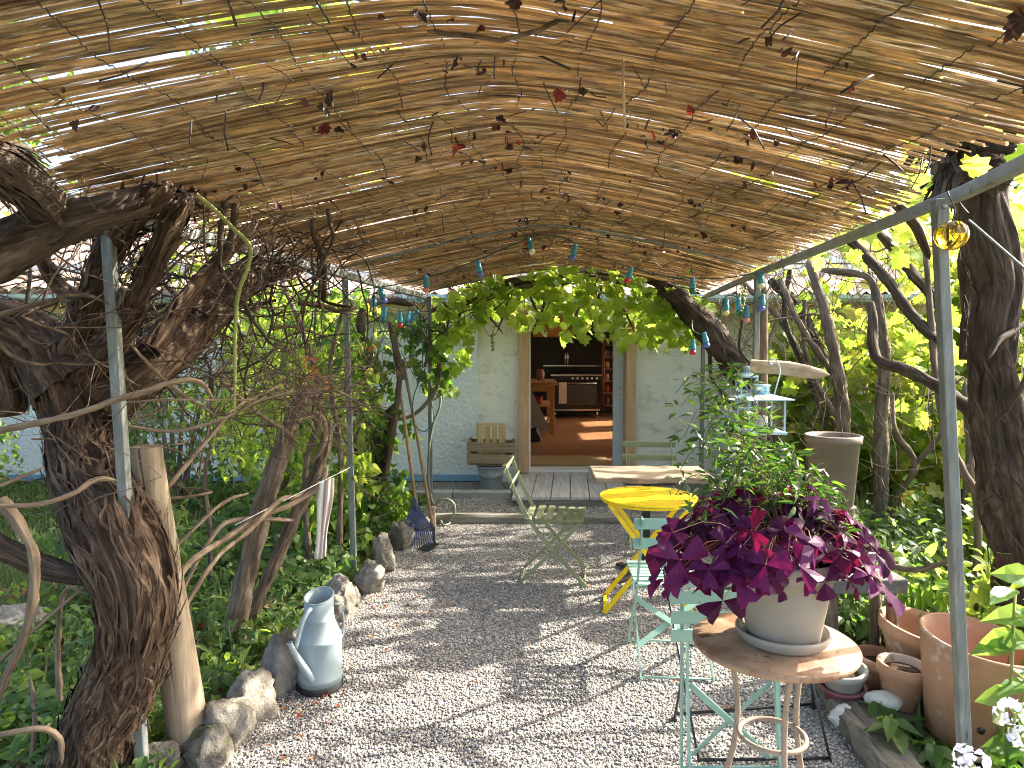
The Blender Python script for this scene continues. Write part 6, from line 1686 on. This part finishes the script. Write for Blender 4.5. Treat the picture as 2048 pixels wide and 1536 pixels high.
clumps('ground_cover', 'creeping plants in the far left bed below the house wall', 'ground cover', bed(300, -6, -1.6, 6.2, 8.1, 113), M['ground_leaf'], OVATE, 113, 20, .05, .14, .16)
clumps('ground_cover', 'fresh green weeds growing behind the terracotta pots', 'ground cover', bed(300, 1.75, 3.6, 3.0, 5.6, 114, lambda x, y: x > XR(y) + .3 and not (1.4 < x < 2.15 and y < 3.62)), M['ground_leaf'], OVATE, 114, 28, .075, .45, .16)
clumps('ground_cover', 'tall bright weeds around the foot of the thick right trunk', 'ground cover', bed(130, 2.1, 3.4, 2.4, 4.2, 115), M['grape'], OVATE, 115, 30, .08, .62, .15)
clumps('ground_cover', 'small seedlings along the mossy old beam', 'ground cover', bed(16, 1.55, 1.72, 2.5, 2.9, 116), M['ground_leaf'], LANCE, 116, 9, .11, .10, .05)
rg = np.random.default_rng(121)
def grass(name, label, x0, x1, y0, y1, n, h, seed, test=None):
    rg = np.random.default_rng(seed); P = np.stack([rg.uniform(x0, x1, n), rg.uniform(y0, y1, n), np.full(n, -.01)], -1)
    if test: P = P[[test(a, b_) for a, b_, c in P]]
    tp_ = rg.normal(0, .35, (len(P), 3)); tp_[:, 2] = 1
    nz_ = rg.normal(0, 1, (len(P), 3)); nz_[:, 2] *= .1
    tag(foliage(name, [leaf_geo(BLADE, P, rg.uniform(h * .5, h * 1.3, len(P)), nz_, tp_, rg=rg, spread=.1)], M['grass'], None), label, 'grass', kind='stuff')
grass('grass', 'green lawn grass between the left bed and the house', -7.5, -2.0, 4.6, 8.2, 11000, .13, 122)
grass('grass', 'tufts of grass in the left bed', -3.6, -1.1, 2.3, 4.8, 1200, .16, 123, left_bed)
grass('grass', 'grass growing behind the right-hand pots', 1.9, 6.0, 2.6, 7.5, 7000, .32, 124, lambda x, y: x > XR(y) + .5)
# sword-leaved plant, seedlings, white flowers
ir = thing('sword_plant', 'clump of broad upright sword-shaped leaves behind the tilted bowl', 'plant', tuple(gr(1820, 1265, 0)))
ib_ = at(1832, 1268, 3.62)
for k in range(7):
    x = ib_.x + (k - 3) * .022; L_ = .36 - .02 * abs(k - 3); w_ = .030
    b = MB(); lean_ = (k - 3) * .012 + .01
    vs = []
    for i in range(9):
        v = i / 8; ww_ = w_ * (1 - v ** 3) + .001
        c = Vector((x + lean_ * v * 3 * .4, ib_.y + .01 * (k % 3), (ib_.z) * 0 + .0 + (ib_.z + .28) * v))
        vs += [c + Vector((-ww_, .004, 0)), c + Vector((0, -.004, 0)), c + Vector((ww_, .004, 0))]
    b.add(vs, [[i * 3 + q, i * 3 + q + 1, i * 3 + 4 + q, i * 3 + 3 + q] for i in range(8) for q in (0, 1)], True)
    b.part('leaf', M['iris'], ir)
def seedling(label, c, n, size, seed, m='ground_leaf'):
    t = thing('seedling', label, 'seedling', c, 'seedlings among the pots'); C = Vector(c); rg = np.random.default_rng(seed)
    MB().tube([C, C + Vector((.005, 0, size * .9))], .003, 5).part('stem', M['stem_green'], t)
    P = [C + Vector((0, 0, size * (.35 + .55 * i / n))) for i in range(n)]
    A = [i * 2.4 for i in range(n)]
    leaf_parts('leaf', OVATE, 'seed' + m, M[m], t, P, rg.uniform(size * .7, size * 1.0, n), np.array([(.2 * math.cos(a), .2 * math.sin(a), 1) for a in A]), np.array([(math.cos(a), math.sin(a), .35) for a in A]), .12, rg)
seedling('young weed with long leaves above the white stone', (1.56, 2.93, .0), 8, .16, 1)
seedling('young weed growing on the mossy beam below the white stone', (1.49, 2.72, .08), 8, .13, 2)
seedling('young weed in front of the tall terracotta pot', (1.60, 2.62, .02), 8, .14, 3)
wf = thing('white_flowers', 'pale white-violet flower heads on leafy stems in front of the tall pot', 'flowers', tuple(gr(1990, 1520)))
for i, (px, py, D) in enumerate(((1940, 1520, 2.2), (2030, 1425, 2.3), (1960, 1560, 2.15), (2060, 1480, 2.25))):
    c = at(px, py, D); rg = np.random.default_rng(130 + i)
    MB().tube([(c.x + .03, c.y + .05, -.02), tuple(c + Vector((.01, .02, -.2))), tuple(c)], .004, 6).part('stem', M['stem_green'], wf)
    q = rg.normal(0, 1, (42, 3)); q /= np.linalg.norm(q, axis=1)[:, None]
    leaf_parts('petal', HEART, 'petal', M['flower'], wf, np.array(c) + q * np.array([.05, .05, .035]), rg.uniform(.018, .03, 42), q, q + np.array([0, 0, .4]), .3, rg)
    P = np.array([(c.x + rg.normal(0, .05), c.y + rg.normal(0, .05), c.z - rg.uniform(.05, .45)) for k in range(22)])
    leaf_parts('leaf', OVATE, 'wfl', M['ground_leaf'], wf, P, rg.uniform(.07, .12, 22), (0, -.3, .9), (.3, -.4, .2), .6, rg)
br_ = thing('leafy_stalk', 'upright stalk with drooping leaves at the right edge in front of the trunk', 'plant', tuple(at(2030, 1500, 2.4)))
for s_ in ((2030, 1180), (2065, 1150)):
    c = at(s_[0], s_[1], 2.45)
    MB().tube([(c.x - .02, 2.5, 0), tuple(c + Vector((0, 0, -.3))), tuple(c)], .005, 6).part('stem', M['stem_green'], br_)
    P = [tuple(Vector((c.x, 2.46, .15)).lerp(c, k / 9)) for k in range(10)]
    leaf_parts('leaf', OVATE, 'stalk', M['iris'], br_, P, .15, (0, -.5, .7), np.array([(math.cos(k * 2.4), -.4, -.1) for k in range(10)]), .3)
# fallen leaves on the gravel
rg = np.random.default_rng(141)
lit = []
for q in range(3):
    tv = OVATE[0].copy(); tv[:, 0] *= 1.4; tv[:, 2] += .3 * np.abs(tv[:, 0]) + .1 * np.sin(tv[:, 1] * 8 + q)
    me = fast_mesh('fallen_leaf', tv, OVATE[1], smooth=False); me.materials.append(M['litter']); lit.append(me)
def litter(n, fx, fy, label, grp, z=.012):
    for i in range(n):
        x, y = fx(), fy()
        o = new_obj('fallen_leaf', lit[i % 3]); 
        o.matrix_basis = Matrix.Translation((x, y, z + rg.uniform(0, .006))) @ Euler((rg.normal(0, .3), rg.normal(0, .3), rg.uniform(0, 6.28))).to_matrix().to_4x4() @ Matrix.Scale(rg.uniform(.014, .036), 4)
        tag(o, label, 'fallen leaf', grp)
litter(64, lambda: XL(3.4) + abs(rg.normal(0, .22)) + .1, lambda: rg.uniform(2.7, 4.9), 'small reddish fallen leaf on the gravel along the edging stones', 'fallen leaves by the edging stones')
litter(26, lambda: rg.uniform(-.7, 1.35), lambda: rg.uniform(2.7, 5.6), 'small reddish fallen leaf out on the open gravel', 'fallen leaves on the open gravel')

# --- trees beyond the roof and the hedge
def tree(label, x, y, h, cr, seed, group, n=2600, size=.16):
    t = thing('tree', label, 'tree', (x, y, 0), group); rg = np.random.default_rng(seed)
    tk = [(x, y, -.1, .16), (x + .1, y, h * .3, .13), (x - .05, y, h * .6, .09), (x, y, h * .9, .03)]
    woody('trunk', [tk], M['bark_grey'], t, n=12, step=.2, ridge=.15, seed=seed)
    cs = []
    for k in range(9):
        a = rg.uniform(0, 6.28); z0 = h * rg.uniform(.35, .8); e = np.array([x + cr * .75 * math.cos(a) * rg.uniform(.5, 1), y + cr * .75 * math.sin(a) * rg.uniform(.5, 1), z0 + h * .18])
        woody('branch', [[(x, y, z0, .05), ((x + e[0]) / 2, (y + e[1]) / 2, z0 + h * .12, .035), (*e, .012)]], M['bark_grey'], t, n=8, step=.25)
        cs.append(e)
    cs = np.array(cs); c = cs[rg.integers(0, 9, n)]; q = rg.normal(0, 1, (n, 3)); q /= np.linalg.norm(q, axis=1)[:, None]
    P = c + q * (rg.uniform(.3, 1, n) ** .5)[:, None] * np.array([cr * .5, cr * .5, h * .16])
    foliage('crown', [leaf_geo(OVATE, P, rg.uniform(size * .6, size * 1.4, n), (0, -.3, .7), (0, 0, -.6), rg=rg, spread=.6)], M['tree'], t)
tree('broad green tree rising behind the tiled roof', -4.2, 15.5, 7.5, 2.8, 151, 'trees around the garden', 3600, .22)
tree('green tree at the far left of the house', -10.5, 13.5, 7.0, 2.8, 152, 'trees around the garden', 3000, .22)
tree('small green tree left of the old vine', -5.4, 5.6, 4.6, 1.5, 153, 'trees around the garden', 2600, .13)
tree('tall tree behind the vine bushes on the right', 12.5, 13.0, 7.5, 3.0, 154, 'trees around the garden', 3000, .24)
mound('leafy_shrub', 'dark green shrub by the house wall at the far left', -6.6, 7.3, .8, .6, 1.4, 1200, OVATE, .09, M['ivy'], 161)

vl = thing('honeysuckle', 'loose honeysuckle with small pale leaves behind the log post', 'climber', tuple(gr(400, 1090)))
bxs = [lb_(300, 520, 780, 960, 4.2, 5.0), lb_(420, 560, 640, 860, 4.4, 5.0), lb_(250, 420, 420, 560, 3.6, 4.6)]
stems(vl, M['bark_grey'], [root(pv([(420, 1060, 4.6, 9), (410, 950, 4.6, 9), (440, 830, 4.6, 8), (480, 700, 4.6, 7), (430, 560, 4.4, 6)]))], 'stem', n=8, step=.06)
P = cloud(bxs, (420, 420, 240), 171)
leaf_parts('leaf', OVATE, 'honey', M['grape'], vl, P[:200], NR.uniform(.05, .085, 200), FACE, (0, 0, -1), .6)
foliage('foliage', [leaf_geo(OVATE, P[200:], NR.uniform(.05, .08, len(P) - 200), FACE, (0, 0, -1), spread=.6)], M['grape'], vl)
tangle('twigs', M['twig'], vl, [lb_(0, 500, 560, 900, 3.4, 4.8)], 110, 172, .0015, .004, (.4, 1.2), (.2, 0, .2))

for i_, (x_, y_, r_, h_, n_, lb_n, tp_, sz_, mk_) in enumerate((
    (-2.3, 7.0, .55, 2.1, 1500, 'tall light green shrub against the stucco wall behind the leafy creeper', HEART, .075, 'grape'),
    (-3.3, 6.9, .6, 1.5, 1300, 'green shrub under the window ledge of the stucco wall', OVATE, .075, 'ground_leaf'),
    (-5.4, 6.4, .8, 1.2, 1300, 'spreading green shrub on the lawn left of the old vine', OVATE, .08, 'ground_leaf'),
    (-2.5, 4.5, .45, .75, 700, 'knee-high leafy shrub between the old vine and the leaning stems', OVATE, .07, 'ground_leaf'))):
    mound('leafy_shrub', lb_n, x_, y_, r_, r_ * .8, h_, n_, tp_, sz_, M[mk_], 181 + i_)
